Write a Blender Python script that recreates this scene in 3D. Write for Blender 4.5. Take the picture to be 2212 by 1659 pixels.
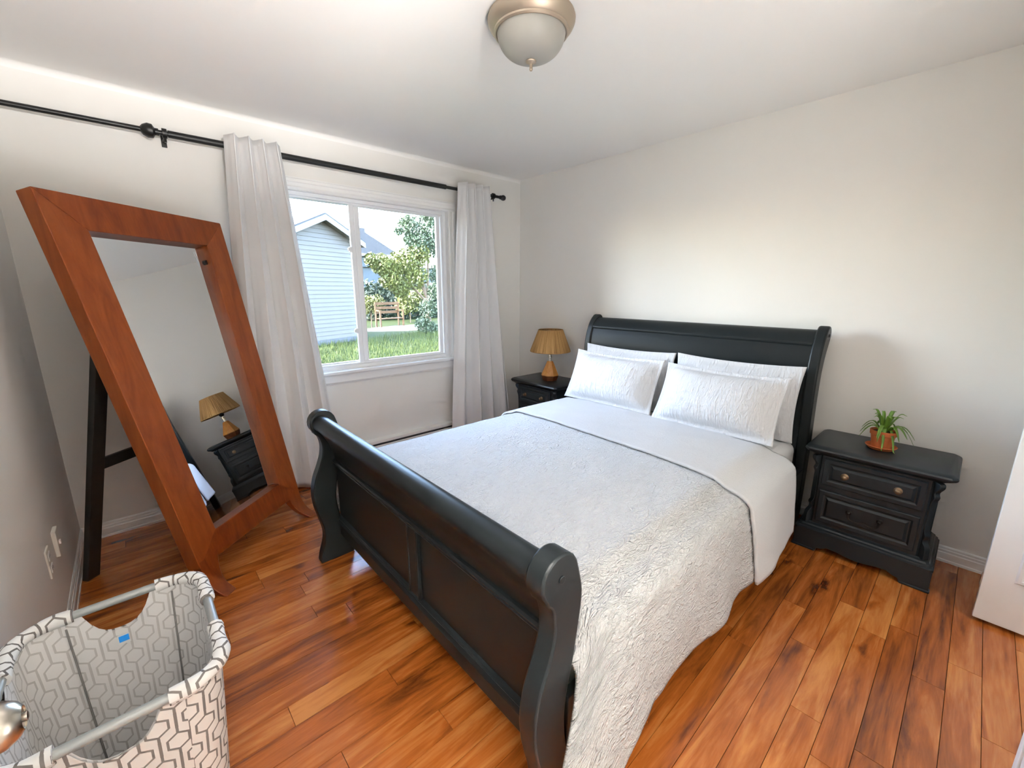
import bpy, bmesh, math, random
import numpy as np
from mathutils import Vector, Matrix, noise as mnoise

# ------------------------------------------------------------------ clear
for o in list(bpy.data.objects):
    bpy.data.objects.remove(o, do_unlink=True)
sc = bpy.context.scene
COL = sc.collection
R = math.radians
PI = math.pi
random.seed(7)

# ------------------------------------------------------------------ camera
YAW, PITCH, ROLL = 0.83326, 0.21999, 0.00117
CAM = Vector((3.22738, -3.03767, 1.40588))
fwd = Vector((-math.sin(YAW) * math.cos(PITCH), math.cos(YAW) * math.cos(PITCH), -math.sin(PITCH)))
rgt = Vector((math.cos(YAW), math.sin(YAW), 0))
upv = rgt.cross(fwd)
r2 = rgt * math.cos(ROLL) + upv * math.sin(ROLL)
u2 = -rgt * math.sin(ROLL) + upv * math.cos(ROLL)
cd = bpy.data.cameras.new('camera')
cd.sensor_fit = 'HORIZONTAL'
cd.sensor_width = 36.0
cd.lens = 910.71 / 2212 * 36.0
cd.clip_start = 0.03
cd.clip_end = 400
co = bpy.data.objects.new('camera', cd)
co.matrix_world = Matrix(((r2.x, u2.x, -fwd.x, CAM.x), (r2.y, u2.y, -fwd.y, CAM.y), (r2.z, u2.z, -fwd.z, CAM.z), (0, 0, 0, 1)))
COL.objects.link(co)
sc.camera = co

# ------------------------------------------------------------------ world, sun, lights, exposure
W = bpy.data.worlds.new('world')
sc.world = W
W.use_nodes = True
wt = W.node_tree
wt.nodes.clear()
wo = wt.nodes.new('ShaderNodeOutputWorld')
wb = wt.nodes.new('ShaderNodeBackground')
ws = wt.nodes.new('ShaderNodeTexSky')
ws.sky_type = 'NISHITA'
ws.sun_disc = False
ws.sun_elevation = R(42)
ws.sun_rotation = R(188)
ws.air_density = 1.0
ws.dust_density = 2.0
ws.ozone_density = 1.0
wb.inputs['Strength'].default_value = 5.2
wt.links.new(ws.outputs[0], wb.inputs['Color'])
wt.links.new(wb.outputs[0], wo.inputs['Surface'])

sd = bpy.data.lights.new('sun', 'SUN')
sd.energy = 5.5
sd.angle = R(0.6)
sd.color = (1.0, 0.94, 0.82)
so = bpy.data.objects.new('sun', sd)
so.rotation_euler = Vector((-0.10, -0.80, 0.78)).to_track_quat('Z', 'Y').to_euler()
COL.objects.link(so)

pd = bpy.data.lights.new('window_portal', 'AREA')      # sampling aid only, gives off no light of its own
pd.shape = 'RECTANGLE'
pd.size = 1.5
pd.size_y = 1.26
pd.cycles.is_portal = True
po = bpy.data.objects.new('window_portal', pd)
po.location = (-0.16, -1.62, 1.43)
po.rotation_euler = Vector((-1, 0, 0)).to_track_quat('Z', 'Y').to_euler()
COL.objects.link(po)

sc.view_settings.view_transform = 'Standard'
sc.view_settings.look = 'None'
sc.view_settings.exposure = 0.40
sc.view_settings.gamma = 1.0
sc.view_settings.use_curve_mapping = False
sc.cycles.use_denoising = True
sc.cycles.use_adaptive_sampling = True
sc.cycles.adaptive_threshold = 0.15
sc.cycles.use_light_tree = False
sc.cycles.max_bounces = 10
sc.cycles.diffuse_bounces = 6
sc.cycles.glossy_bounces = 4
sc.cycles.transmission_bounces = 8
sc.cycles.transparent_max_bounces = 12
sc.cycles.sample_clamp_indirect = 8.0
sc.cycles.caustics_reflective = False
sc.cycles.caustics_refractive = False

# ------------------------------------------------------------------ helpers
ORG = {}

def tag(o, label=None, cat=None, group=None, kind=None):
    if label: o['label'] = label
    if cat: o['category'] = cat
    if group: o['group'] = group
    if kind: o['kind'] = kind
    return o

def empty(name, loc=(0, 0, 0), label=None, cat=None, group=None, kind=None):
    o = bpy.data.objects.new(name, None)
    o.empty_display_size = 0.1
    o.location = loc
    COL.objects.link(o)
    ORG[o.name] = Vector(loc)
    return tag(o, label, cat, group, kind)

def spl(pts, n=6, closed=False):
    """Catmull-Rom through points of any dimension"""
    P = [np.array(p, float) for p in pts]
    N = len(P)
    out = []
    rng = range(N if closed else N - 1)
    for i in rng:
        p0 = P[(i - 1) % N] if (closed or i > 0) else 2 * P[0] - P[1]
        p1 = P[i]
        p2 = P[(i + 1) % N]
        p3 = P[(i + 2) % N] if (closed or i + 2 < N) else 2 * P[-1] - P[-2]
        for k in range(n):
            t = k / n
            out.append(0.5 * ((2 * p1) + (-p0 + p2) * t + (2 * p0 - 5 * p1 + 4 * p2 - p3) * t * t + (-p0 + 3 * p1 - 3 * p2 + p3) * t ** 3))
    if not closed:
        out.append(P[-1])
    return out

class MB:
    def __init__(s):
        s.v = []; s.f = []; s.uv = {}; s.mi = []
    def add(s, verts, faces, m=0, uv=None):
        b = len(s.v)
        s.v += [tuple(float(c) for c in p) for p in verts]
        for f in faces:
            s.f.append([b + i for i in f]); s.mi.append(m)
        if uv is not None:
            for i, t in enumerate(uv): s.uv[b + i] = t
        return s
    def box(s, x0, x1, y0, y1, z0, z1, m=0):
        v = [(x, y, z) for z in (z0, z1) for y in (y0, y1) for x in (x0, x1)]
        return s.add(v, [(0, 2, 3, 1), (4, 5, 7, 6), (0, 1, 5, 4), (2, 6, 7, 3), (0, 4, 6, 2), (1, 3, 7, 5)], m)
    def rings(s, rings, caps=True, closed=True, m=0, uvs=None):
        n = len(rings[0]); v = [p for r in rings for p in r]; f = []
        for i in range(len(rings) - 1):
            for j in range(n if closed else n - 1):
                k = (j + 1) % n
                f.append((i * n + j, i * n + k, (i + 1) * n + k, (i + 1) * n + j))
        if caps and closed:
            f.append(tuple(range(n))[::-1]); L = (len(rings) - 1) * n
            f.append(tuple(L + j for j in range(n)))
        return s.add(v, f, m, uvs)
    def prism(s, prof, axis, a, b, m=0):
        """prof: 2-D outline in the two other axes (kept in x,y,z order)"""
        def mk(c):
            if axis == 'x': return [(c, p[0], p[1]) for p in prof]
            if axis == 'y': return [(p[0], c, p[1]) for p in prof]
            return [(p[0], p[1], c) for p in prof]
        return s.rings([mk(a), mk(b)], m=m)
    def lathe(s, prof, c=(0, 0), n=32, caps=True, m=0):
        rg = [[(c[0] + r * math.cos(2 * PI * k / n), c[1] + r * math.sin(2 * PI * k / n), z) for k in range(n)] for r, z in prof]
        return s.rings(rg, caps=caps, m=m)
    def tube(s, path, r, n=10, m=0, closed=False):
        P = [Vector(p) for p in path]; N = len(P); rg = []
        rr = r if hasattr(r, '__len__') else [r] * N
        prev = None
        for i in range(N):
            a = P[(i - 1) % N] if (closed or i > 0) else P[i]
            b = P[(i + 1) % N] if (closed or i < N - 1) else P[i]
            t = (b - a).normalized()
            if prev is None:
                up = Vector((0, 0, 1)) if abs(t.z) < 0.9 else Vector((1, 0, 0))
                e1 = t.cross(up).normalized()
            else:
                e1 = (prev - t * prev.dot(t)).normalized()
            prev = e1
            e2 = t.cross(e1)
            rg.append([P[i] + (e1 * math.cos(2 * PI * k / n) + e2 * math.sin(2 * PI * k / n)) * rr[i] for k in range(n)])
        if closed:
            rg.append(rg[0])
            return s.rings(rg, caps=False, m=m)
        return s.rings(rg, m=m)
    def xf(s, M):
        s.v = [tuple(M @ Vector(p)) for p in s.v]
        return s
    def build(s, name, mat, parent=None, smooth=None, bevel=None, seg=2, solid=None, sub=0, local=False, fix=True):
        me = bpy.data.meshes.new(name)
        o0 = Vector((0, 0, 0))
        if parent is not None and not local:
            o0 = ORG[parent.name]
        me.from_pydata([(p[0] - o0.x, p[1] - o0.y, p[2] - o0.z) for p in s.v], [], s.f)
        if s.uv:
            ul = me.uv_layers.new(name='UVMap')
            for lp in me.loops:
                ul.data[lp.index].uv = s.uv.get(lp.vertex_index, (0, 0))
        if fix:
            bm = bmesh.new(); bm.from_mesh(me)
            bmesh.ops.recalc_face_normals(bm, faces=bm.faces)
            bm.to_mesh(me); bm.free()
        for mm in (mat if isinstance(mat, (list, tuple)) else [mat]):
            me.materials.append(mm)
        if any(s.mi):
            for p, i in zip(me.polygons, s.mi): p.material_index = i
        if smooth is not None:
            me.shade_smooth()
            if smooth < 179:
                me.set_sharp_from_angle(angle=R(smooth))
        o = bpy.data.objects.new(name, me)
        COL.objects.link(o)
        if parent is not None:
            o.parent = parent
        ORG[o.name] = o0
        if solid:
            md = o.modifiers.new('solid', 'SOLIDIFY'); md.thickness = solid; md.offset = 0
        if bevel:
            md = o.modifiers.new('bevel', 'BEVEL'); md.width = bevel; md.segments = seg; md.limit_method = 'ANGLE'; md.angle_limit = R(35)
            md.harden_normals = False
        if sub:
            md = o.modifiers.new('sub', 'SUBSURF'); md.levels = sub; md.render_levels = sub
        return o

def copy_tree(o, parent=None):
    c = o.copy(); COL.objects.link(c); c.parent = parent
    for ch in list(o.children):
        copy_tree(ch, c)
    return c

# ------------------------------------------------------------------ materials
def mat(name, col, rough=0.5, metal=0.0, spec=0.5, coat=0.0, coatr=0.1, noise=None, bump=None, sheen=0.0, trans=0.0):
    """noise=(scale, amount)  bump=(scale, strength, distance, stretch xyz)"""
    m = bpy.data.materials.new(name); m.use_nodes = True
    nt = m.node_tree; b = nt.nodes['Principled BSDF']
    b.inputs['Base Color'].default_value = (*col, 1)
    b.inputs['Roughness'].default_value = rough
    b.inputs['Metallic'].default_value = metal
    b.inputs['Specular IOR Level'].default_value = spec
    b.inputs['Coat Weight'].default_value = coat
    b.inputs['Coat Roughness'].default_value = coatr
    b.inputs['Sheen Weight'].default_value = sheen
    tc = nt.nodes.new('ShaderNodeTexCoord')
    if noise:
        n = nt.nodes.new('ShaderNodeTexNoise'); n.inputs['Scale'].default_value = noise[0]; n.inputs['Detail'].default_value = 4
        nt.links.new(tc.outputs['Object'], n.inputs['Vector'])
        mx = nt.nodes.new('ShaderNodeMix'); mx.data_type = 'RGBA'
        a = noise[1]
        mx.inputs[6].default_value = tuple(max(0, c * (1 - a)) for c in col) + (1,)
        mx.inputs[7].default_value = tuple(min(1, c * (1 + a)) for c in col) + (1,)
        nt.links.new(n.outputs['Fac'], mx.inputs[0]); nt.links.new(mx.outputs[2], b.inputs['Base Color'])
    if bump:
        n = nt.nodes.new('ShaderNodeTexNoise'); n.inputs['Scale'].default_value = bump[0]; n.inputs['Detail'].default_value = 5
        mp = nt.nodes.new('ShaderNodeMapping')
        if len(bump) > 3: mp.inputs['Scale'].default_value = bump[3]
        nt.links.new(tc.outputs['Object'], mp.inputs['Vector']); nt.links.new(mp.outputs[0], n.inputs['Vector'])
        bp = nt.nodes.new('ShaderNodeBump'); bp.inputs['Strength'].default_value = bump[1]; bp.inputs['Distance'].default_value = bump[2]
        nt.links.new(n.outputs['Fac'], bp.inputs['Height']); nt.links.new(bp.outputs[0], b.inputs['Normal'])
    return m

def wood(name, cols, stretch, scale=6, rough=0.3, rnd=True, coat=0.0, pos=(0.25, 0.5, 0.75), knots=False, spec=0.5):
    """streaky grain; the grain runs along the axis with the small stretch value"""
    m = bpy.data.materials.new(name); m.use_nodes = True
    nt = m.node_tree; N = nt.nodes; L = nt.links; b = N['Principled BSDF']
    b.inputs['Roughness'].default_value = rough; b.inputs['Coat Weight'].default_value = coat; b.inputs['Specular IOR Level'].default_value = spec
    b.inputs['Coat Roughness'].default_value = 0.2
    tc = N.new('ShaderNodeTexCoord')
    vec = tc.outputs['Object']
    if rnd:
        oi = N.new('ShaderNodeObjectInfo')
        ml = N.new('ShaderNodeMath'); ml.operation = 'MULTIPLY'; ml.inputs[1].default_value = 97.0
        L.new(oi.outputs['Random'], ml.inputs[0])
        cb = N.new('ShaderNodeCombineXYZ'); L.new(ml.outputs[0], cb.inputs[0]); L.new(ml.outputs[0], cb.inputs[1])
        ad = N.new('ShaderNodeVectorMath'); ad.operation = 'ADD'; L.new(vec, ad.inputs[0]); L.new(cb.outputs[0], ad.inputs[1]); vec = ad.outputs[0]
    mp = N.new('ShaderNodeMapping'); mp.inputs['Scale'].default_value = stretch; L.new(vec, mp.inputs['Vector'])
    n1 = N.new('ShaderNodeTexNoise'); n1.inputs['Scale'].default_value = scale; n1.inputs['Detail'].default_value = 6; n1.inputs['Roughness'].default_value = 0.62; n1.inputs['Distortion'].default_value = 1.2
    L.new(mp.outputs[0], n1.inputs['Vector'])
    n2 = N.new('ShaderNodeTexNoise'); n2.inputs['Scale'].default_value = scale * 7; n2.inputs['Detail'].default_value = 3
    L.new(mp.outputs[0], n2.inputs['Vector'])
    f = N.new('ShaderNodeMath'); f.operation = 'MULTIPLY_ADD'; f.inputs[1].default_value = 0.22; L.new(n2.outputs['Fac'], f.inputs[0])
    f2 = N.new('ShaderNodeMath'); f2.operation = 'ADD'; f2.inputs[1].default_value = -0.11; L.new(n1.outputs['Fac'], f2.inputs[0]); L.new(f2.outputs[0], f.inputs[2])
    fac = f.outputs[0]
    if rnd:
        m3 = N.new('ShaderNodeMath'); m3.operation = 'MULTIPLY_ADD'; m3.inputs[1].default_value = 0.20; m3.inputs[2].default_value = -0.10
        L.new(oi.outputs['Random'], m3.inputs[0])
        a3 = N.new('ShaderNodeMath'); a3.operation = 'ADD'; L.new(fac, a3.inputs[0]); L.new(m3.outputs[0], a3.inputs[1]); fac = a3.outputs[0]
    if knots:
        vo = N.new('ShaderNodeTexVoronoi'); vo.inputs['Scale'].default_value = 2.2
        mk = N.new('ShaderNodeMapping'); mk.inputs['Scale'].default_value = (2.6, 0.9, 1.0); L.new(vec, mk.inputs['Vector'])
        nd = N.new('ShaderNodeTexNoise'); nd.inputs['Scale'].default_value = 9; L.new(vec, nd.inputs['Vector'])
        av = N.new('ShaderNodeVectorMath'); av.operation = 'MULTIPLY_ADD'; av.inputs[1].default_value = (0.25, 0.25, 0); L.new(nd.outputs['Color'], av.inputs[0]); L.new(mk.outputs[0], av.inputs[2])
        L.new(av.outputs[0], vo.inputs['Vector'])
        mr = N.new('ShaderNodeMapRange'); mr.inputs['From Min'].default_value = 0.03; mr.inputs['From Max'].default_value = 0.17; mr.inputs['To Min'].default_value = -0.22; mr.inputs['To Max'].default_value = 0
        L.new(vo.outputs['Distance'], mr.inputs['Value'])
        a4 = N.new('ShaderNodeMath'); a4.operation = 'ADD'; L.new(fac, a4.inputs[0]); L.new(mr.outputs[0], a4.inputs[1]); fac = a4.outputs[0]
    cr = N.new('ShaderNodeValToRGB')
    el = cr.color_ramp.elements
    el[0].position = pos[0]; el[0].color = (*cols[0], 1)
    el[1].position = pos[2]; el[1].color = (*cols[2], 1)
    e = el.new(pos[1]); e.color = (*cols[1], 1)
    L.new(fac, cr.inputs[0]); L.new(cr.outputs[0], b.inputs['Base Color'])
    bp = N.new('ShaderNodeBump'); bp.inputs['Strength'].default_value = 0.08; bp.inputs['Distance'].default_value = 0.002
    L.new(fac, bp.inputs['Height']); L.new(bp.outputs[0], b.inputs['Normal'])
    return m

M = {}
M['wall'] = mat('wall_paint', (0.81, 0.79, 0.752), 0.75, spec=0.25, noise=(1.3, 0.012), bump=(180, 0.05, 0.001))
M['ceil'] = mat('ceiling_paint', (0.89, 0.87, 0.84), 0.85, spec=0.2, noise=(1.1, 0.012))
M['trim'] = mat('trim_paint', (0.84, 0.835, 0.82), 0.35, spec=0.5)
M['vinyl'] = mat('window_vinyl', (0.86, 0.87, 0.88), 0.3)
M['heater'] = mat('heater_enamel', (0.80, 0.79, 0.76), 0.35)
M['slot'] = mat('heater_slot', (0.03, 0.03, 0.03), 0.7)
M['under'] = mat('subfloor', (0.05, 0.02, 0.008), 0.8)
M['floor'] = wood('floor_plank_wood', [(0.085, 0.017, 0.003), (0.40, 0.108, 0.017), (0.62, 0.245, 0.062)], (9.0, 0.85, 1.0), 1.55, 0.27, True, coat=0.5, pos=(0.22, 0.50, 0.74), knots=True)
M['bed'] = mat('bed_paint', (0.013, 0.0165, 0.018), 0.36, spec=0.22, noise=(3, 0.12), bump=(60, 0.04, 0.001, (0.15, 1, 1)))
M['stand'] = mat('nightstand_paint', (0.013, 0.018, 0.022), 0.34, spec=0.42, noise=(5, 0.15))
M['knob'] = mat('aged_brass', (0.22, 0.15, 0.09), 0.35, metal=0.9)
M['iron'] = mat('blackened_metal', (0.018, 0.014, 0.012), 0.4, metal=0.7)
M['mirror_wood'] = wood('mirror_frame_wood', [(0.11, 0.018, 0.003), (0.19, 0.040, 0.007), (0.25, 0.066, 0.014)], (6, 6, 0.55), 2.2, 0.36, True, coat=0.0, spec=0.3, pos=(0.2, 0.5, 0.8))
M['mirror_dark'] = mat('easel_black', (0.008, 0.006, 0.005), 0.5)
M['rod'] = mat('rod_black', (0.006, 0.006, 0.006), 0.4)
M['chrome'] = mat('grommet_metal', (0.55, 0.55, 0.56), 0.25, metal=1.0)
M['nickel'] = mat('satin_nickel', (0.52, 0.48, 0.42), 0.28, metal=1.0)
M['lampring'] = mat('brushed_ring', (0.50, 0.42, 0.33), 0.45, metal=0.85)
M['milk'] = mat('frosted_dome', (0.36, 0.35, 0.315), 0.4, spec=0.5, noise=(6, 0.04))
M['curtain'] = mat('curtain_cloth', (0.74, 0.73, 0.725), 0.85, spec=0.15, sheen=0.1, bump=(600, 0.12, 0.0006))
M['sheet'] = mat('white_sheet', (0.66, 0.66, 0.665), 0.85, spec=0.15, bump=(22, 0.18, 0.004))
M['black'] = mat('black_plastic', (0.01, 0.009, 0.008), 0.4)
M['terracotta'] = mat('terracotta', (0.50, 0.13, 0.035), 0.7, noise=(30, 0.2))
M['leaf'] = mat('plant_leaf', (0.13, 0.25, 0.03), 0.4, noise=(18, 0.45))
M['soil'] = mat('soil', (0.03, 0.018, 0.01), 0.9)
M['bar'] = mat('basket_bar_metal', (0.30, 0.31, 0.30), 0.42, metal=0.15)
M['barrel'] = mat('basket_bar_dark', (0.10, 0.105, 0.095), 0.4, metal=0.4)
M['cord'] = mat('basket_cord', (0.16, 0.15, 0.14), 0.7)
M['blue'] = mat('blue_tag', (0.01, 0.25, 0.75), 0.5)
M['whitecloth'] = mat('white_trim_cloth', (0.80, 0.78, 0.75), 0.8)
M['plate'] = mat('outlet_plate', (0.78, 0.74, 0.66), 0.4)
M['lampwood'] = wood('lamp_base_wood', [(0.40, 0.15, 0.025), (0.50, 0.21, 0.04), (0.58, 0.28, 0.07)], (3, 3, 0.6), 5, 0.35, False)
M['lampdark'] = wood('lamp_foot_wood', [(0.10, 0.03, 0.01), (0.16, 0.05, 0.015), (0.22, 0.07, 0.02)], (3, 3, 0.6), 6, 0.35, False)
M['brass'] = mat('lamp_neck', (0.75, 0.68, 0.55), 0.25, metal=0.8)

def mat_duvet(name, col, sc1, sc2, strength):
    m = bpy.data.materials.new(name); m.use_nodes = True
    nt = m.node_tree; N = nt.nodes; L = nt.links; b = N['Principled BSDF']
    b.inputs['Base Color'].default_value = (*col, 1); b.inputs['Roughness'].default_value = 0.9; b.inputs['Specular IOR Level'].default_value = 0.12
    tc = N.new('ShaderNodeTexCoord'); mp = N.new('ShaderNodeMapping'); mp.inputs['Scale'].default_value = sc1; L.new(tc.outputs['UV'], mp.inputs['Vector'])
    n1 = N.new('ShaderNodeTexNoise'); n1.inputs['Scale'].default_value = 1.0; n1.inputs['Detail'].default_value = 3; n1.inputs['Distortion'].default_value = 1.6; L.new(mp.outputs[0], n1.inputs['Vector'])
    mr = N.new('ShaderNodeMath'); mr.operation = 'SUBTRACT'; mr.inputs[1].default_value = 0.5; L.new(n1.outputs['Fac'], mr.inputs[0])
    ab = N.new('ShaderNodeMath'); ab.operation = 'ABSOLUTE'; L.new(mr.outputs[0], ab.inputs[0])
    mp2 = N.new('ShaderNodeMapping'); mp2.inputs['Scale'].default_value = sc2; L.new(tc.outputs['UV'], mp2.inputs['Vector'])
    n2 = N.new('ShaderNodeTexNoise'); n2.inputs['Scale'].default_value = 1.0; n2.inputs['Detail'].default_value = 2; n2.inputs['Distortion'].default_value = 0.8; L.new(mp2.outputs[0], n2.inputs['Vector'])
    ad = N.new('ShaderNodeMath'); ad.operation = 'MULTIPLY_ADD'; ad.inputs[1].default_value = 0.3; L.new(n2.outputs['Fac'], ad.inputs[0]); L.new(ab.outputs[0], ad.inputs[2])
    bp = N.new('ShaderNodeBump'); bp.inputs['Strength'].default_value = strength; bp.inputs['Distance'].default_value = 0.035
    L.new(ad.outputs[0], bp.inputs['Height']); L.new(bp.outputs[0], b.inputs['Normal'])
    return m
M['duvet'] = mat_duvet('duvet_matelasse', (0.71, 0.707, 0.70), (42, 15, 1), (120, 80, 1), 1.0)
M['fold'] = mat_duvet('duvet_underside', (0.63, 0.63, 0.635), (90, 30, 1), (200, 160, 1), 0.22)
M['pillow'] = mat_duvet('pillow_cotton', (0.62, 0.622, 0.638), (30, 6, 1), (60, 40, 1), 0.35)

def mat_glass():
    m = bpy.data.materials.new('window_glass'); m.use_nodes = True
    nt = m.node_tree; nt.nodes.clear()
    o = nt.nodes.new('ShaderNodeOutputMaterial'); t = nt.nodes.new('ShaderNodeBsdfTransparent'); g = nt.nodes.new('ShaderNodeBsdfGlossy')
    g.inputs['Roughness'].default_value = 0.02; t.inputs['Color'].default_value = (0.97, 0.985, 0.985, 1)
    mx = nt.nodes.new('ShaderNodeMixShader'); fr = nt.nodes.new('ShaderNodeFresnel'); fr.inputs['IOR'].default_value = 1.35
    nt.links.new(fr.outputs[0], mx.inputs[0]); nt.links.new(t.outputs[0], mx.inputs[1]); nt.links.new(g.outputs[0], mx.inputs[2]); nt.links.new(mx.outputs[0], o.inputs['Surface'])
    return m
M['glass'] = mat_glass()
M['mirror'] = mat('mirror_silver', (0.93, 0.94, 0.94), 0.0, metal=1.0)

def mat_hex(name, base, ink, S=0.075):
    """woven hexagon chain print drawn from the cloth's own UV (metres)"""
    m = bpy.data.materials.new(name); m.use_nodes = True
    nt = m.node_tree; N = nt.nodes; L = nt.links; b = N['Principled BSDF']
    b.inputs['Roughness'].default_value = 0.8; b.inputs['Specular IOR Level'].default_value = 0.2
    def mth(op, a, c=None, d=None):
        n = N.new('ShaderNodeMath'); n.operation = op
        for i, x in enumerate((a, c, d)):
            if x is None: continue
            if isinstance(x, (int, float)): n.inputs[i].default_value = x
            else: L.new(x, n.inputs[i])
        return n.outputs[0]
    tc = N.new('ShaderNodeTexCoord'); sp = N.new('ShaderNodeSeparateXYZ'); L.new(tc.outputs['UV'], sp.inputs[0])
    u = mth('DIVIDE', sp.outputs[0], S); v = mth('DIVIDE', sp.outputs[1], S)
    H = math.sqrt(3)
    def cell(ox, oy):
        x = mth('SUBTRACT', mth('FLOORED_MODULO', mth('ADD', u, ox), 1.0), 0.5)
        y = mth('SUBTRACT', mth('FLOORED_MODULO', mth('ADD', v, oy), H), H / 2)
        ax = mth('ABSOLUTE', x); ay = mth('ABSOLUTE', y)
        d = mth('MAXIMUM', ax, mth('ADD', mth('MULTIPLY', ax, 0.5), mth('MULTIPLY', ay, 0.8660254)))
        return d, ax, ay, x
    d1, ax1, ay1, x1 = cell(0, 0); d2, ax2, ay2, x2 = cell(0.5, H / 2)
    sel = mth('LESS_THAN', d1, d2)
    def pick(a, c): return mth('ADD', mth('MULTIPLY', a, sel), mth('MULTIPLY', c, mth('SUBTRACT', 1.0, sel)))
    d = pick(d1, d2); ax = pick(ax1, ax2)
    ring = mth('LESS_THAN', mth('ABSOLUTE', mth('SUBTRACT', d, 0.30)), 0.036)
    edge = mth('GREATER_THAN', d, 0.455)
    notv = mth('LESS_THAN', ax, 0.455)
    link = mth('MULTIPLY', mth('LESS_THAN', ax, 0.04), mth('GREATER_THAN', d, 0.30))
    ln = mth('MAXIMUM', ring, mth('MAXIMUM', mth('MULTIPLY', mth('GREATER_THAN', ax, 0.455), 1.0), link))
    mx = N.new('ShaderNodeMix'); mx.data_type = 'RGBA'; mx.inputs[6].default_value = (*base, 1); mx.inputs[7].default_value = (*ink, 1)
    L.new(ln, mx.inputs[0]); L.new(mx.outputs[2], b.inputs['Base Color'])
    return m
M['hex_out'] = mat_hex('basket_cloth_outside', (0.76, 0.74, 0.71), (0.13, 0.115, 0.105), 0.062)
M['hex_in'] = mat_hex('basket_cloth_inside', (0.76, 0.74, 0.72), (0.50, 0.475, 0.455), 0.062)

def mat_strings():
    m = bpy.data.materials.new('shade_string'); m.use_nodes = True
    nt = m.node_tree; N = nt.nodes; L = nt.links; b = N['Principled BSDF']
    b.inputs['Roughness'].default_value = 0.75; b.inputs['Specular IOR Level'].default_value = 0.2
    tc = N.new('ShaderNodeTexCoord'); mp = N.new('ShaderNodeMapping'); mp.inputs['Scale'].default_value = (90, 2.5, 1); L.new(tc.outputs['UV'], mp.inputs['Vector'])
    n = N.new('ShaderNodeTexNoise'); n.inputs['Scale'].default_value = 1; n.inputs['Detail'].default_value = 3; L.new(mp.outputs[0], n.inputs['Vector'])
    cr = N.new('ShaderNodeValToRGB'); cr.color_ramp.elements[0].position = 0.3; cr.color_ramp.elements[0].color = (0.25, 0.13, 0.045, 1); cr.color_ramp.elements[1].position = 0.7; cr.color_ramp.elements[1].color = (0.50, 0.30, 0.12, 1)
    L.new(n.outputs['Fac'], cr.inputs[0]); L.new(cr.outputs[0], b.inputs['Base Color'])
    return m
M['string'] = mat_strings()

# ================================================================== ROOM SHELL
ZC = 2.44
YL = -3.40
XR = 3.80
WT = 0.14
WY0, WY1, WZ0, WZ1 = -2.36, -0.86, 0.80, 2.06       # window opening

def struct(o, label):
    o['kind'] = 'structure'; o['label'] = label
    return o

# floor with separate planks
fl = struct(MB().box(-WT, 5.3, -4.1, WT, -0.12, -0.012).build('floor', M['under']), 'reddish brown laminate plank floor of the bedroom')
PW = 0.0895
prng = random.Random(11)
def plank(x0, x1, y0, y1):
    c = 0.0003; g = 0.0006
    v = []
    for z, k in ((-0.012, 0), (-0.0012, 0), (0.0, c)):
        v += [(x0 + g + k, y0 + g + k, z), (x1 - g - k, y0 + g + k, z), (x1 - g - k, y1 - g - k, z), (x0 + g + k, y1 - g - k, z)]
    mb = MB(); cx, cy = (x0 + x1) / 2, (y0 + y1) / 2
    f = []
    for r in (0, 4):
        for j in range(4): f.append((r + j, r + (j + 1) % 4, r + 4 + (j + 1) % 4, r + 4 + j))
    f.append((8, 9, 10, 11))
    mb.add([(p[0] - cx, p[1] - cy, p[2]) for p in v], f)
    o = mb.build('plank', M['floor'], fl, local=True)
    o.location = (cx, cy, 0)
    return o
x = 3.358 - PW * 38
rows = []
while x < XR + 0.05:
    rows.append(x); x += PW
for i, x0 in enumerate(rows):
    a, b_ = max(0.0, x0), min(x0 + PW, XR + 0.02)
    if b_ - a < 0.01: continue
    y = YL - 0.02 - prng.random() * 0.9
    while y < 0:
        ln = prng.choice((0.75, 0.95, 1.2))
        p0, p1 = max(y, YL - 0.02), min(y + ln, 0.0)
        if p1 - p0 > 0.03: plank(a, b_, p0, p1)
        y += ln
M['carpet'] = mat('hall_carpet', (0.50, 0.50, 0.50), 0.95, spec=0.1, noise=(90, 0.1))  # unseen floor, chosen grey so light bounced off it stays neutral
hf = struct(MB().box(3.42, 5.3, -4.1, -2.4, -0.012, 0.004).box(XR + 0.02, 4.5, -1.9, -0.3, -0.012, 0.004).build('floor', M['carpet']), 'unseen hall and closet carpet, made grey to keep bounced light neutral')

struct(MB().box(-WT, 5.3, -4.1, WT, ZC, ZC + 0.12).build('ceiling', M['ceil']), 'smooth off-white bedroom ceiling')
# window wall (x = 0)
struct(MB().box(-WT, 0, YL - 0.1, WY0, 0, ZC).box(-WT, 0, WY1, 0.14, 0, ZC).box(-WT, 0, WY0, WY1, 0, WZ0).box(-WT, 0, WY0, WY1, WZ1, ZC).build('wall_window', M['wall']), 'off-white wall with the sliding window')
struct(MB().box(0, 4.5, 0, 0.14, 0, ZC).build('wall_headboard', M['wall']), 'off-white wall behind the bed headboard')
struct(MB().box(0, 3.46, YL - 0.1, YL, 0, ZC).build('wall_left', M['wall']), 'off-white wall behind the leaning mirror')
# closet wall with opening
CY0, CY1 = -1.82, -0.42
struct(MB().box(XR, XR + 0.1, CY1, 0, 0, ZC).box(XR, XR + 0.1, -2.40, CY0, 0, ZC).box(XR, XR + 0.1, CY0, CY1, 2.06, ZC)
       .box(4.42, 4.5, -2.0, 0, 0, ZC).box(XR + 0.1, 4.42, -1.95, CY0 - 0.05, 0, ZC).build('wall_right', M['wall']), 'off-white wall with the closet opening')
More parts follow.
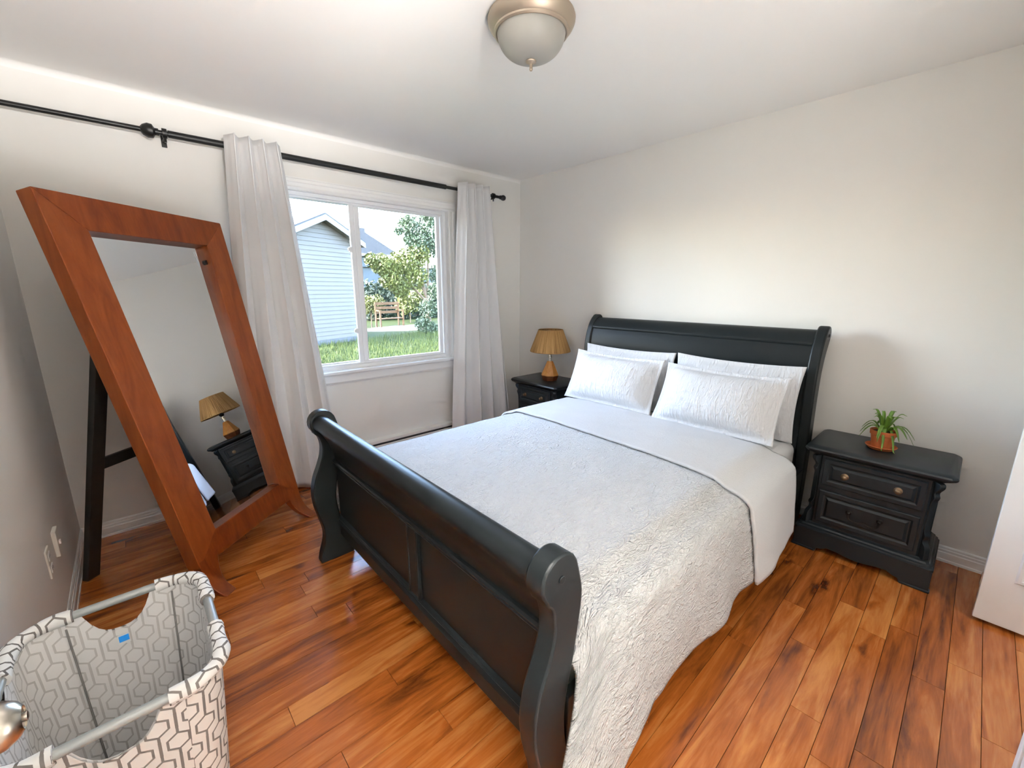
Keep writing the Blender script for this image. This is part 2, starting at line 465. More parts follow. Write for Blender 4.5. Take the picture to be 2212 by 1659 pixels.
# entry doorway wall and hall
struct(MB().box(3.34, 3.46, YL - 0.1, -3.33, 0, ZC).box(3.34, 3.46, -2.52, -2.40, 0, ZC).box(3.34, 3.46, -3.33, -2.52, 2.05, ZC).box(3.46, XR, -2.52, -2.40, 0, ZC).build('wall_entry', M['wall']), 'off-white wall around the entry doorway')
struct(MB().box(XR, 5.3, -2.52, -2.40, 0, ZC).box(5.2, 5.3, -4.1, -2.52, 0, ZC).box(3.46, 5.2, -4.1, -4.0, 0, ZC).box(3.34, 3.46, -4.1, YL - 0.1, 0, ZC).build('wall_hall', M['wall']), 'off-white hall walls beyond the doorway')

# baseboards: stepped moulding profile (offset from wall, z)
BB = [(0, 0), (0.016, 0), (0.016, 0.012), (0.013, 0.016), (0.013, 0.050), (0.010, 0.055), (0.010, 0.066), (0.007, 0.070), (0.007, 0.080), (0.003, 0.086), (0, 0.086)]
struct(MB().prism(BB, 'y', YL, -2.05).build('baseboard_window', M['trim']), 'white moulded baseboard under the curtain rod wall')
struct(MB().prism([(-a, b) for a, b in BB], 'x', 0.0, XR).build('baseboard_headboard', M['trim']), 'white moulded baseboard along the headboard wall')
struct(MB().prism([(YL + a, b) for a, b in BB], 'x', 0.0, 3.33).build('baseboard_left', M['trim']), 'white moulded baseboard behind the mirror easel')
# small cove strip added in place of a bright line of light
cv = [(0, ZC), (0, ZC - 0.028)] + [(0.028 - 0.028 * math.cos(a), ZC - 0.028 + 0.028 * math.sin(a)) for a in np.linspace(0.15, PI / 2, 7)]
struct(MB().prism(cv, 'y', YL, -0.001).build('trim_1', M['ceil'], smooth=40), 'narrow strip added for the bright light line between window wall and ceiling')

# ------------------------------------------------------------------ window
wn = struct(empty('window_1', (-0.07, -1.61, WZ0)), 'white two-pane sliding window with moulded casing')
def frame(y0, y1, z0, z1, x0, x1, w, wb_=None, wt_=None):
    wb_ = wb_ or w; wt_ = wt_ or w
    return (MB().box(x0, x1, y0, y0 + w, z0, z1).box(x0, x1, y1 - w, y1, z0, z1).box(x0, x1, y0 + w, y1 - w, z0, z0 + wb_).box(x0, x1, y0 + w, y1 - w, z1 - wt_, z1))
frame(WY0, WY1, WZ0, WZ1, -0.135, -0.035, 0.028).build('outer_frame', M['vinyl'], wn, bevel=0.003)
frame(WY0 + 0.028, WY1 - 0.028, WZ0 + 0.028, WZ1 - 0.028, -0.085, -0.050, 0.012).build('track', M['vinyl'], wn, bevel=0.002)
rs = frame(-1.695, -0.905, 0.822, 2.042, -0.082, -0.056, 0.036, 0.030, 0.030).box(-0.082, -0.056, -1.659, -1.618, 0.852, 2.012).build('sash', M['vinyl'], wn, bevel=0.004)
ORG[rs.name] = ORG['window_1']
MB().box(-0.071, -0.067, -1.620, -0.940, 0.851, 2.013).build('pane', M['glass'], rs)
ls = frame(-2.335, -1.640, 0.822, 2.042, -0.120, -0.092, 0.034, 0.026, 0.022).build('sash', M['vinyl'], wn, bevel=0.004)
ORG[ls.name] = ORG['window_1']
MB().box(-0.108, -0.104, -2.302, -1.673, 0.847, 2.021).build('pane', M['glass'], ls)
for zz in (1.70, 1.09):
    MB().box(-0.060, -0.044, -1.715, -1.690, zz - 0.02, zz + 0.02).box(-0.050, -0.036, -1.728, -1.700, zz - 0.012, zz + 0.012).build('latch', M['vinyl'], wn, bevel=0.003)
# jamb liner, casing boards, sill and apron
frame(WY0 - 0.002, WY1 + 0.002, WZ0 - 0.002, WZ1 + 0.002, -0.036, 0.004, 0.006).build('jamb_liner', M['trim'], wn)
def casing_prof(w):   # across the board: (distance from opening, proud)
    return [(0, 0), (0, 0.012), (0.012, 0.017), (0.022, 0.012), (w * 0.55, 0.014), (w * 0.62, 0.020), (w * 0.85, 0.022), (w * 0.92, 0.016), (w, 0.016), (w, 0)]
CW = 0.075
cp = casing_prof(CW)
MB().prism([(pr, WZ1 + d) for d, pr in cp], 'y', WY0 - CW, WY1 + CW).build('head_casing', M['trim'], wn)
MB().rings([[(pr, WY1 + d, z) for d, pr in cp] for z in (WZ0 - 0.02, WZ1)]).build('side_casing', M['trim'], wn)
MB().rings([[(pr, WY0 - d, z) for d, pr in cp] for z in (WZ0 - 0.02, WZ1)]).build('side_casing', M['trim'], wn)
MB().box(-0.036, 0.040, WY0 - 0.05, WY1 + 0.05, WZ0 - 0.024, WZ0).build('sill', M['trim'], wn, bevel=0.006)
MB().prism([(0, WZ0 - 0.10), (0.008, WZ0 - 0.10), (0.014, WZ0 - 0.085), (0.014, WZ0 - 0.026), (0, WZ0 - 0.026)], 'y', WY0 - CW, WY1 + CW).build('apron', M['trim'], wn)

# ------------------------------------------------------------------ doors
def panel_door(name, loc, w, h, t, label, face=-1, panels=(), stile=0.1):
    """slab standing at loc, along +x, faces -y/+y; raised panels on both faces"""
    d = struct(empty(name, loc), label)
    lx, ly, lz = loc
    MB().box(lx, lx + w, ly - t / 2, ly + t / 2, lz, lz + h).build('slab', M['trim'], d, bevel=0.002)
    for z0, z1 in panels:
        for s in (-1, 1):
            y = ly + s * t / 2
            x0, x1 = lx + stile, lx + w - stile
            out = [(x0, z0), (x1, z0), (x1, z1), (x0, z1)]
            rg = []
            for ins, pr in ((0, 0), (0.006, 0.007), (0.016, 0.008), (0.024, 0.001), (0.034, 0.001), (0.058, 0.007)):
                rg.append([(px_ + (ins if px_ == x0 else -ins), y + s * pr, pz + (ins if pz == z0 else -ins)) for px_, pz in out])
            MB().rings(rg).build('raised_panel', M['trim'], d, smooth=25)
    return d
e1 = panel_door('door_1', (2.463, -3.295, 0.012), 0.79, 2.02, 0.035, 'white entry door swung open against the left wall, only its knob in view', panels=((0.22, 0.85), (1.0, 1.85)), stile=0.12)
kx, kz, ky = 2.523, 0.898, -3.2775
def ylathe(mb, prof, cx, cz, n=28):
    mb.rings([[(cx + r * math.cos(2 * PI * k / n), yy, cz + r * math.sin(2 * PI * k / n)) for k in range(n)] for r, yy in prof])
    return mb
kb = MB()
ylathe(kb, [(0.032, ky), (0.032, ky + 0.004), (0.027, ky + 0.009), (0.014, ky + 0.011), (0.011, ky + 0.018), (0.011, ky + 0.024), (0.018, ky + 0.029), (0.025, ky + 0.038), (0.0285, ky + 0.050), (0.0275, ky + 0.062), (0.021, ky + 0.073), (0.0135, ky + 0.078), (0.0135, ky + 0.076), (0.001, ky + 0.075)], kx, kz)
kn = kb.build('knob', M['nickel'], e1, smooth=50)
kn['label'] = 'satin nickel round door knob'
cb1 = MB(); ylathe(cb1, [(0.0055, ky + 0.074), (0.0055, ky + 0.081), (0.003, ky + 0.082)], kx, kz, 14)
cb1.build('lock_button', M['nickel'], kn, smooth=50)

c1 = panel_door('door_2', (3.412, -0.475, 0.018), 0.375, 2.01, 0.030, 'white panelled closet door folded open beside the nightstand with the plant', panels=((0.23, 0.88), (1.02, 1.86)), stile=0.085)
MB().box(3.420, 3.790, -0.455, -0.425, 0.018, 2.028).build('folded_leaf', M['trim'], c1, bevel=0.002)
for zz in (0.16, 1.0, 1.85):
    MB().box(3.4095, 3.4125, -0.478, -0.452, zz, zz + 0.07).build('hinge', M['nickel'], c1)
c2 = panel_door('door_3', (3.436, -1.735, 0.018), 0.36, 2.01, 0.030, 'white closet door folded open at the far right edge', panels=((0.23, 0.88), (1.02, 1.86)), stile=0.085)
MB().box(3.440, 3.790, -1.785, -1.755, 0.018, 2.028).build('folded_leaf', M['trim'], c2, bevel=0.002)

# ------------------------------------------------------------------ added fill lamps, all out of view (first one in the hall)
hl = empty('fill_lamp', (4.10, -2.80, 0), 'unseen white uplighter added in the hall to brighten the bedroom', 'floor lamp')
MB().lathe([(0.15, 0.0), (0.15, 0.015), (0.02, 0.03), (0.012, 0.04)], (4.10, -2.80), 28).build('base', M['trim'], hl, smooth=40)
MB().lathe([(0.012, 0.03), (0.012, 1.62)], (4.10, -2.80), 14).build('pole', M['trim'], hl, smooth=40)
MB().lathe([(0.012, 1.60), (0.09, 1.64), (0.20, 1.74), (0.205, 1.745), (0.19, 1.742), (0.08, 1.65), (0.01, 1.63)], (4.10, -2.80), 36).build('bowl', M['trim'], hl, smooth=40)
ld = bpy.data.lights.new('uplight_fill', 'AREA'); ld.shape = 'DISK'; ld.size = 0.30; ld.energy = 470; ld.color = (1.0, 0.98, 0.96)
lo = bpy.data.objects.new('uplight_fill', ld); lo.location = (0, 0, 1.735); lo.rotation_euler = (PI, 0, 0); COL.objects.link(lo); lo.parent = hl
hl2 = copy_tree(hl); hl2.location = (3.60, -2.17, 0); hl2.scale = (1, 1, 0.38)  # second added uplighter, shortened, lifts the ceiling and walls from out of view
tag(hl2, 'unseen low white uplighter added in the alcove as room fill', 'floor lamp')
for ch in hl2.children:
    if ch.type == 'LIGHT':
        ch.data = ch.data.copy(); ch.data.energy = 21
cz = empty('ceiling_light', (4.10, -1.12, 2.44), 'unseen round closet light added as fill behind the folded doors', 'ceiling light')
MB().lathe([(0.26, 2.44), (0.26, 2.40), (0.24, 2.385), (0.001, 2.38)], (4.10, -1.12), 36).build('housing', M['trim'], cz, smooth=40)  # invented closet fixture, there only to light the doors and room
cdl = bpy.data.lights.new('closet_fill', 'AREA'); cdl.shape = 'DISK'; cdl.size = 0.48; cdl.energy = 11; cdl.color = (1.0, 0.98, 0.95)
cdo = bpy.data.objects.new('closet_fill', cdl); cdo.location = (0, 0, -0.065); COL.objects.link(cdo); cdo.parent = cz

# ================================================================== BED
BX0, BX1 = 1.055, 2.678
bed = empty('sleigh_bed', (1.866, -1.30, 0), 'black-green wooden sleigh bed with curled headboard and footboard', 'bed')
IN0, IN1 = BX0 + 0.055, BX1 - 0.055

def arc(cx, cz, r, a0, a1, n):
    return [(cx + r * math.cos(R(a)), cz + r * math.sin(R(a))) for a in np.linspace(a0, a1, n)]
# footboard post outline (y, z), front = -y
ff = [(-2.462, 0.0), (-2.452, 0.05), (-2.436, 0.10), (-2.428, 0.15), (-2.433, 0.20), (-2.450, 0.27), (-2.461, 0.33), (-2.463, 0.40), (-2.449, 0.47), (-2.424, 0.53), (-2.405, 0.585), (-2.399, 0.64), (-2.410, 0.685), (-2.428, 0.705)]
fb = [(-2.318, 0.755), (-2.304, 0.70), (-2.303, 0.66), (-2.309, 0.61), (-2.317, 0.56), (-2.325, 0.51), (-2.337, 0.46), (-2.350, 0.40), (-2.354, 0.33), (-2.345, 0.25), (-2.325, 0.17), (-2.303, 0.10), (-2.290, 0.04), (-2.287, 0.0)]
fpost = spl(ff, 3) + [tuple(p) for p in arc(-2.384, 0.757, 0.063, 222, 10, 14)] + spl(fb, 3)
fpost = [(float(p[0]), float(p[1])) for p in fpost]
for a, b_ in ((BX0, BX0 + 0.058), (BX1 - 0.058, BX1)):
    fp = MB().prism(fpost, 'x', a, b_).build('footboard_post', M['bed'], bed, smooth=40, bevel=0.006, seg=2)
    xs = (b_ - 0.002, b_ + 0.004) if a > 2 else (a - 0.004, a + 0.002)
    cap = MB().rings([[(xx, -2.384 + r * math.cos(2 * PI * k / 16), 0.757 + r * math.sin(2 * PI * k / 16)) for k in range(16)] for r, xx in ((0.010, xs[0]), (0.010, xs[1]))])
    cap.build('screw_cap', M['bed'], fp, bevel=0.001)
# footboard roll and curved upper panel
roll = arc(-2.396, 0.758, 0.040, 250, -30, 16)
up_front = spl([(-2.411, 0.720), (-2.392, 0.69), (-2.368, 0.645), (-2.352, 0.60), (-2.346, 0.555)], 4)
up_back = spl([(-2.316, 0.555), (-2.321, 0.60), (-2.333, 0.645), (-2.346, 0.69), (-2.356, 0.725)], 4)
MB().prism([tuple(p) for p in roll] + [tuple(p) for p in up_back[::-1]] + [tuple(p) for p in up_front[::-1]], 'x', IN0 - 0.01, IN1 + 0.01).build('top_roll', M['bed'], bed, smooth=35)
MB().box(IN0 - 0.01, IN1 + 0.01, -2.340, -2.318, 0.20, 0.56).build('lower_panel', M['bed'], bed)
MB().prism([(-2.346, 0.56), (-2.356, 0.556), (-2.361, 0.548), (-2.358, 0.540), (-2.352, 0.536), (-2.356, 0.530), (-2.352, 0.523), (-2.338, 0.520), (-2.338, 0.56)], 'x', IN0 - 0.01, IN1 + 0.01).build('upper_moulding', M['bed'], bed, smooth=30)
MB().prism([(-2.338, 0.236), (-2.350, 0.232), (-2.356, 0.225), (-2.352, 0.217), (-2.358, 0.210), (-2.360, 0.200), (-2.352, 0.195), (-2.338, 0.195)], 'x', IN0 - 0.01, IN1 + 0.01).build('lower_moulding', M['bed'], bed, smooth=30)
MB().box(IN0 - 0.01, IN1 + 0.01, -2.352, -2.318, 0.125, 0.20).build('bottom_rail', M['bed'], bed, bevel=0.004)
xm = 1.905
MB().box(xm - 0.034, xm + 0.034, -2.352, -2.338, 0.232, 0.523).build('centre_stile', M['bed'], bed, bevel=0.003)
for s in (-1, 1):
    MB().box(xm + s * 0.034 - 0.006, xm + s * 0.034 + 0.006, -2.357, -2.338, 0.232, 0.523).build('stile_bead', M['bed'], bed, bevel=0.004)

# headboard posts and panels
hf_ = [(-0.232, 0.0), (-0.215, 0.10), (-0.205, 0.25), (-0.207, 0.40), (-0.222, 0.58), (-0.240, 0.76), (-0.246, 0.90), (-0.238, 1.00), (-0.218, 1.08), (-0.188, 1.145), (-0.158, 1.183)]
hb_ = [(-0.066, 1.150), (-0.078, 1.115), (-0.112, 1.06), (-0.138, 0.99), (-0.150, 0.90), (-0.146, 0.76), (-0.130, 0.58), (-0.115, 0.40), (-0.112, 0.25), (-0.118, 0.10), (-0.128, 0.0)]
hpost = [tuple(map(float, p)) for p in spl(hf_, 3)] + arc(-0.112, 1.162, 0.046, 120, 0, 9) + [tuple(map(float, p)) for p in spl(hb_, 3)]
for a, b_ in ((BX0 - 0.012, BX0 + 0.042), (BX1 - 0.064, BX1 - 0.008)):
    hp_ = MB().prism(hpost, 'x', a, b_).build('headboard_post', M['bed'], bed, smooth=40, bevel=0.010, seg=3)
    xs = (b_ - 0.002, b_ + 0.003) if a > 2 else (a - 0.003, a + 0.002)
    MB().rings([[(xx, -0.118 + r * math.cos(2 * PI * k / 14), 1.155 + r * math.sin(2 * PI * k / 14)) for k in range(14)] for r, xx in ((0.008, xs[0]), (0.008, xs[1]))]).build('screw_cap', M['mirror_dark'], hp_)
HX0, HX1 = BX0 + 0.040, BX1 - 0.062
hroll = spl([(-0.205, 1.108), (-0.190, 1.135), (-0.165, 1.163), (-0.135, 1.182), (-0.105, 1.183), (-0.085, 1.165), (-0.090, 1.140), (-0.120, 1.115), (-0.150, 1.095), (-0.185, 1.085)], 4, True)
MB().prism([tuple(map(float, p)) for p in hroll], 'x', HX0, HX1).build('headboard_roll', M['bed'], bed, smooth=40)
hpan = spl([(-0.196, 1.108), (-0.214, 1.06), (-0.226, 1.00), (-0.229, 0.95)], 4)
hpan_b = [(p[0] + 0.022, p[1]) for p in hpan[::-1]]
MB().prism([tuple(map(float, p)) for p in hpan] + [tuple(map(float, p)) for p in hpan_b], 'x', HX0, HX1).build('headboard_panel', M['bed'], bed, smooth=40)
MB().prism([(-0.226, 0.962), (-0.238, 0.956), (-0.241, 0.946), (-0.236, 0.936), (-0.224, 0.932), (-0.205, 0.932), (-0.205, 0.962)], 'x', HX0, HX1).build('headboard_moulding', M['bed'], bed, smooth=30)
MB().box(HX0, HX1, -0.225, -0.205, 0.25, 0.935).build('headboard_lower_panel', M['bed'], bed)
for a in (BX0 + 0.012, BX1 - 0.040):
    MB().box(a, a + 0.028, -2.33, -0.15, 0.17, 0.37).build('side_rail', M['bed'], bed, bevel=0.004)
for yy in (-0.5, -0.9, -1.3, -1.7, -2.1):
    MB().box(BX0 + 0.03, BX1 - 0.03, yy - 0.04, yy + 0.04, 0.20, 0.22).build('slat', M['bed'], bed)

# mattress in fitted sheet
mt = MB().box(BX0 + 0.050, BX1 - 0.048, -2.292, -0.258, 0.222, 0.552).build('mattress', M['sheet'], None, smooth=60, bevel=0.055, seg=5)
tag(mt, 'mattress in a white fitted sheet under the white duvet', 'mattress')

# ------------------------------------------------------------------ duvet
def fbm(x, y, z=0.0, s=1.0):
    return mnoise.noise(Vector((x * s, y * s, z))) + 0.5 * mnoise.noise(Vector((x * s * 2.1, y * s * 2.1, z + 5)))
def sst(a, b_, x):
    t = min(1, max(0, (x - a) / (b_ - a))); return t * t * (3 - 2 * t)
def lerp_tab(tab, y):
    for (a, va), (b_, vb) in zip(tab[:-1], tab[1:]):
        if a >= y >= b_:
            t = (a - y) / (a - b_); t = t * t * (3 - 2 * t) * 0.5 + t * 0.5
            return va + (vb - va) * t
    return tab[0][1] if y > tab[0][0] else tab[-1][1]
EXR = 2.625; EXL = 1.10        # where the cloth turns over the mattress edge
ZT = 0.572
hemx = [(-0.5, 2.745), (-1.1, 2.758), (-1.7, 2.742), (-2.02, 2.735), (-2.14, 2.775), (-2.26, 2.800), (-2.36, 2.780), (-2.45, 2.745)]
hemz = [(-0.5, 0.20), (-1.1, 0.205), (-1.7, 0.165), (-2.00, 0.185), (-2.12, 0.215), (-2.24, 0.165), (-2.34, 0.155), (-2.45, 0.26)]

def duvet_pt(side, q, y, off=0.0, foot=True):
    """side 0: top (q = 0..1 across), 1: right drape (q = 0..1 down), -1: left drape"""
    crown = 0.018 * (1 - (2 * (y + 1.35) / 2.2) ** 4) if abs(y + 1.35) < 1.1 else 0
    if side == 0:
        x = EXL + (EXR - EXL) * q
        ed = min(q, 1 - q)
        z = ZT + crown * sst(0, 0.25, ed) + 0.004 * fbm(x, y, 1.3, 5) + off
        z -= 0.030 * (1 - sst(0, 0.06, ed)) 
        if foot: z -= 0.05 * sst(-2.18, -2.32, y)
        return (x, y, z)
    if side == 1:
        hx = lerp_tab(hemx, y); hz = lerp_tab(hemz, y)
        z0 = duvet_pt(0, 1.0, y, 0, foot)[2]
        # quarter-round turn, then hang
        t = q
        turn = min(1, t / 0.22)
        a = turn * PI / 2
        rx = 0.072; rz = 0.062
        if t < 0.22:
            x = EXR + rx * math.sin(a); z = z0 - rz * (1 - math.cos(a))
        else:
            h = (t - 0.22) / 0.78
            x = EXR + rx + (hx - EXR - rx) * h ** 0.8
            z = (z0 - rz) + (hz - z0 + rz) * h
            x += 0.013 * h * math.sin(y * 11.0 + 1.2 * math.sin(y * 4.3)) * (1 - sst(-2.0, -2.2, y)) + 0.006 * h * fbm(y, z, 3.1, 7)
        yy = y
        if foot:
            k = sst(-2.02, -2.32, y)
            yy = y - k * 0.150 * sst(0.12, 0.55, t)
            x += k * (0.030 * sst(0.15, 0.5, t) * (1 - 0.4 * sst(0.7, 1.0, t)))
        return (x + off * min(1, t / 0.15), yy, z + off * (1 - min(1, t / 0.3)))
    z0 = duvet_pt(0, 0.0, y, 0, foot)[2]
    a = min(1, q / 0.22) * PI / 2
    if q < 0.22:
        x = EXL - 0.062 * math.sin(a); z = z0 - 0.06 * (1 - math.cos(a))
    else:
        h = (q - 0.22) / 0.78
        x = EXL - 0.062 - 0.035 * h + 0.012 * h * math.sin(y * 10.0)
        z = (z0 - 0.06) + (0.21 - z0 + 0.06) * h
    return (x - off * min(1, q / 0.15), y, z + off * (1 - min(1, q / 0.3)))

def drape(yfun, ny, off, foot, nd=26, nt=60):
    mb = MB(); rings = []; uv = []
    cols = [(-1, 1 - k / nd) for k in range(nd)] + [(0, k / nt) for k in range(nt + 1)] + [(1, (k + 1) / nd) for k in range(nd)]
    for j in range(ny + 1):
        ring = []; s = 0; last = None
        for side, q in cols:
            p = duvet_pt(side, q, yfun(j / ny, side, q), off, foot)
            if last is not None: s += math.dist(last, p)
            last = p
            ring.append(p); uv.append((s, p[1]))
        rings.append(ring)
    mb.rings(rings, closed=False, uvs=uv)
    return mb
dv = empty('duvet', (1.866, -1.30, 0.57), 'white textured duvet draped over the bed with its top turned back', 'duvet')
drape(lambda v, s, q: -0.66 + (-2.325 + 0.66) * v, 120, 0.0, True).build('quilted_cover', M['duvet'], dv, smooth=180, solid=0.010)
def yfold(v, s, q):
    q_ = q if s == 0 else (1.0 if s == 1 else 0.0)
    y1 = -1.135 - 0.075 * q_ - (0.03 * q if s == 1 else 0)
    y0 = -0.60 - (0.07 * q if s == 1 else 0)
    return y0 + (y1 - y0) * v
drape(yfold, 40, 0.019, False).build('turned_back_fold', M['fold'], dv, smooth=180, solid=0.012)

# ------------------------------------------------------------------ pillows
def pillow(label, x0, x1, ybot, ytop, zbot, ztop, T, seed, roll=0.0):
    cx = (x0 + x1) / 2; cy = (ybot + ytop) / 2; cz = (zbot + ztop) / 2
    a = (x1 - x0) / 2; b_ = math.hypot(ytop - ybot, ztop - zbot) / 2
    lean = math.atan2(ytop - ybot, ztop - zbot)
    nu, nv = 54, 40
    F, B, uvF = [], [], []
    for j in range(nv + 1):
        v = -1 + 2 * j / nv
        for i in range(nu + 1):
            u = -1 + 2 * i / nu
            x = a * u * (1 - 0.045 * (1 - v * v)); z = b_ * v * (1 - 0.075 * (1 - u * u) * (1 if v > 0 else 0.25))
            fu, fv = 0.915, 0.87
            uu, vv = abs(u) / fu, abs(v) / fv
            t = 0.0
            if uu < 1 and vv < 1:
                t = T / 2 * (1 - uu ** 2.6) ** 0.62 * (1 - vv ** 2.4) ** 0.62
                t *= (1.0 - 0.16 * v)
            wr = 0.004 * fbm(u * 2.2, v * 5 + seed, seed, 1.6) * (1 if t > 0.01 else 0.35)
            if t > 0.005: wr += 0.0025 * math.sin(u * 30 + 4 * fbm(u, v, seed + 3, 2)) * (1 - vv) * vv * 2
            F.append((x, -(t + 0.0025) - wr, z)); B.append((x, t * 0.8 + 0.0025 + wr * 0.4, z)); uvF.append((x, z))
    n = nu + 1
    f = []
    for j in range(nv):
        for i in range(nu):
            k = j * n + i
            f.append((k, k + 1, k + n + 1, k + n))
            o = n * (nv + 1)
            f.append((o + k + n, o + k + n + 1, o + k + 1, o + k))
    o = n * (nv + 1)
    per = [i for i in range(n)] + [j * n + nu for j in range(1, nv + 1)] + [nv * n + i for i in range(nu - 1, -1, -1)] + [j * n for j in range(nv - 1, 0, -1)]
    for i in range(len(per)):
        p, q = per[i], per[(i + 1) % len(per)]
        f.append((p, o + p, o + q, q))
    mb = MB().add(F + B, f, uv=uvF + uvF)
    ob = mb.build('pillow', M['pillow'], None, smooth=180)
    ob.location = (cx, cy, cz); ob.rotation_euler = (-lean, roll, 0)
    return tag(ob, label, 'pillow', 'white pillows on the bed')
pillow('white pillow leaning on the headboard, back row, lamp side', 1.112, 1.868, -0.350, -0.285, 0.560, 0.985, 0.13, 1.0, 0.0)
pillow('white pillow leaning on the headboard, back row, plant side', 1.880, 2.625, -0.355, -0.285, 0.560, 0.990, 0.13, 2.0, 0.0)
pillow('white pillow at the front of the bed on the lamp side', 1.150, 1.880, -0.600, -0.445, 0.604, 0.954, 0.21, 3.0, 0.0)
pillow('white pillow at the front of the bed on the plant side', 1.905, 2.605, -0.630, -0.455, 0.604, 0.946, 0.21, 4.0, 0.0)

# ================================================================== NIGHTSTANDS
def clip_rect(hw, d0, d1, c):
    return [(-hw + c, d0), (hw - c, d0), (hw, d0 + c), (hw, d1 - c * 0.5), (hw - c * 0.5, d1), (-hw + c * 0.5, d1), (-hw, d1 - c * 0.5), (-hw, d0 + c)]
def make_nightstand(loc):
    r = empty('nightstand', loc)
    ORG[r.name] = Vector((0, 0, 0))          # parts below are written in the stand's own coordinates
    st = M['stand']
    lay = [(0.000, 0.545, .034), (0, 0.550, .026), (0, 0.556, .020), (0, 0.562, .008), (0, 0.570, .002), (0, 0.577, 0.0), (0, 0.585, .003), (0, 0.590, .010), (0, 0.5955, .022)]
    MB().rings([[(x, y, z) for x, y in clip_rect(0.291 - i, -0.205 + i, 0.198 - i * 0.3, 0.020)] for _, z, i in lay]).build('top', st, r, smooth=30)
    MB().rings([[(x, y, z) for x, y in clip_rect(0.243, -0.162, 0.19, 0.032)] for z in (0.12, 0.548)]).build('body', st, r)
    # drawers: raised bevelled fronts
    for z0, z1 in ((0.385, 0.532), (0.172, 0.352)):
        out = [(-0.200, z0), (0.200, z0), (0.200, z1), (-0.200, z1)]
        rg = []
        for ins, pr in ((0, -0.004), (0, 0.010), (0.004, 0.014), (0.022, 0.014), (0.030, 0.008), (0.036, 0.008), (0.046, 0.017)):
            rg.append([(px_ + (ins if px_ < 0 else -ins), -0.162 - pr, pz + (ins if pz == z0 else -ins)) for px_, pz in out])
        d = MB().rings(rg).build('drawer', st, r, smooth=20)
        ORG[d.name] = Vector((0, 0, 0))
        zc = (z0 + z1) / 2
        if z0 > 0.36:
            for s in (-1, 1):
                k = MB(); ylathe(k, [(0.017, -0.178), (0.017, -0.181), (0.010, -0.183), (0.006, -0.188), (0.007, -0.193), (0.0115, -0.197), (0.0115, -0.201), (0.006, -0.205), (0.0005, -0.206)], s * 0.104, zc, 20)
                k.build('knob', M['knob'], d, smooth=40)
        else:
            k = MB()
            for s in (-1, 1):
                ylathe(k, [(0.013, -0.178), (0.013, -0.181), (0.006, -0.184), (0.006, -0.197), (0.008, -0.199), (0.004, -0.204)], s * 0.062, zc + 0.012, 14)
            pth = spl([(-0.062, -0.196, zc + 0.010), (-0.058, -0.199, zc - 0.014), (-0.035, -0.201, zc - 0.024), (-0.012, -0.202, zc - 0.019), (0, -0.203, zc - 0.016), (0.012, -0.202, zc - 0.019), (0.035, -0.201, zc - 0.024), (0.058, -0.199, zc - 0.014), (0.062, -0.196, zc + 0.010)], 4)
            k.tube(pth, 0.0038, 8)
            k.build('bail_pull', M['iron'], d, smooth=40)
    # scalloped corner brackets at the canted corners
    for s in (-1, 1):
        prof = spl([(0.0, 0.540), (0.030, 0.536), (0.033, 0.515), (0.014, 0.485), (0.021, 0.462), (0.010, 0.430), (0.006, 0.36), (0.007, 0.29), (0.019, 0.262), (0.012, 0.235), (0.030, 0.205), (0.033, 0.165), (0.030, 0.145), (0.0, 0.140)], 3)
        cx, cy = s * (0.243 - 0.016), -0.162 + 0.016
        n = Vector((s * 0.7071, -0.7071, 0)); t = Vector((0.7071, s * 0.7071, 0))
        rg = []
        for w in (-0.013, 0.013):
            rg.append([tuple(Vector((cx, cy, float(p[1]))) + n * (float(p[0]) - 0.004) + t * w) for p in prof])
        MB().rings(rg).build('corner_bracket', st, r, smooth=35, bevel=0.002)
    # plinth with moulding and cut-out apron
    lay = [(0.105, 0.0), (0.118, 0.0), (0.122, 0.006), (0.130, 0.008), (0.134, 0.016), (0.142, 0.020), (0.146, 0.030), (0.150, 0.034)]
    MB().rings([[(x, y, z) for x, y in clip_rect(0.281 - i, -0.196 + i, 0.195, 0.012)] for z, i in lay]).build('plinth_moulding', st, r, smooth=30)
    def apron(h):
        c = [(-h, 0), (-h * 0.62, 0), (-h * 0.60, 0.020), (-h * 0.52, 0.026), (-h * 0.44, 0.038), (-h * 0.30, 0.036), (-h * 0.12, 0.027), (0, 0.024)]
        return c + [(-x, z) for x, z in c[::-1][1:]] + [(h, 0.106), (-h, 0.106)]
    MB().prism(apron(0.279), 'y', -0.194, -0.170).build('apron', st, r, bevel=0.0015)
    for s in (-1, 1):
        MB().box(s * 0.279 - 0.012, s * 0.279 + 0.012 if s < 0 else s * 0.279, -0.172, 0.19, 0.0, 0.106).build('side_apron', st, r) if False else MB().box(min(s * 0.279, s * 0.255), max(s * 0.279, s * 0.255), -0.172, 0.19, 0.0, 0.106).build('side_apron', st, r)
        MB().box(min(s * 0.284, s * 0.175), max(s * 0.284, s * 0.175), -0.199, -0.168, 0.0, 0.012).build('foot_strip', st, r, bevel=0.003)
    return r
ns = make_nightstand((2.990, -0.213, 0))
tag(ns, 'dark painted two-drawer nightstand with the potted plant on top', 'nightstand', 'matching dark nightstands')
ns2 = copy_tree(ns); ns2.location = (0.602, -0.213, 0)
tag(ns2, 'dark painted two-drawer nightstand with the small lamp on top', 'nightstand', 'matching dark nightstands')

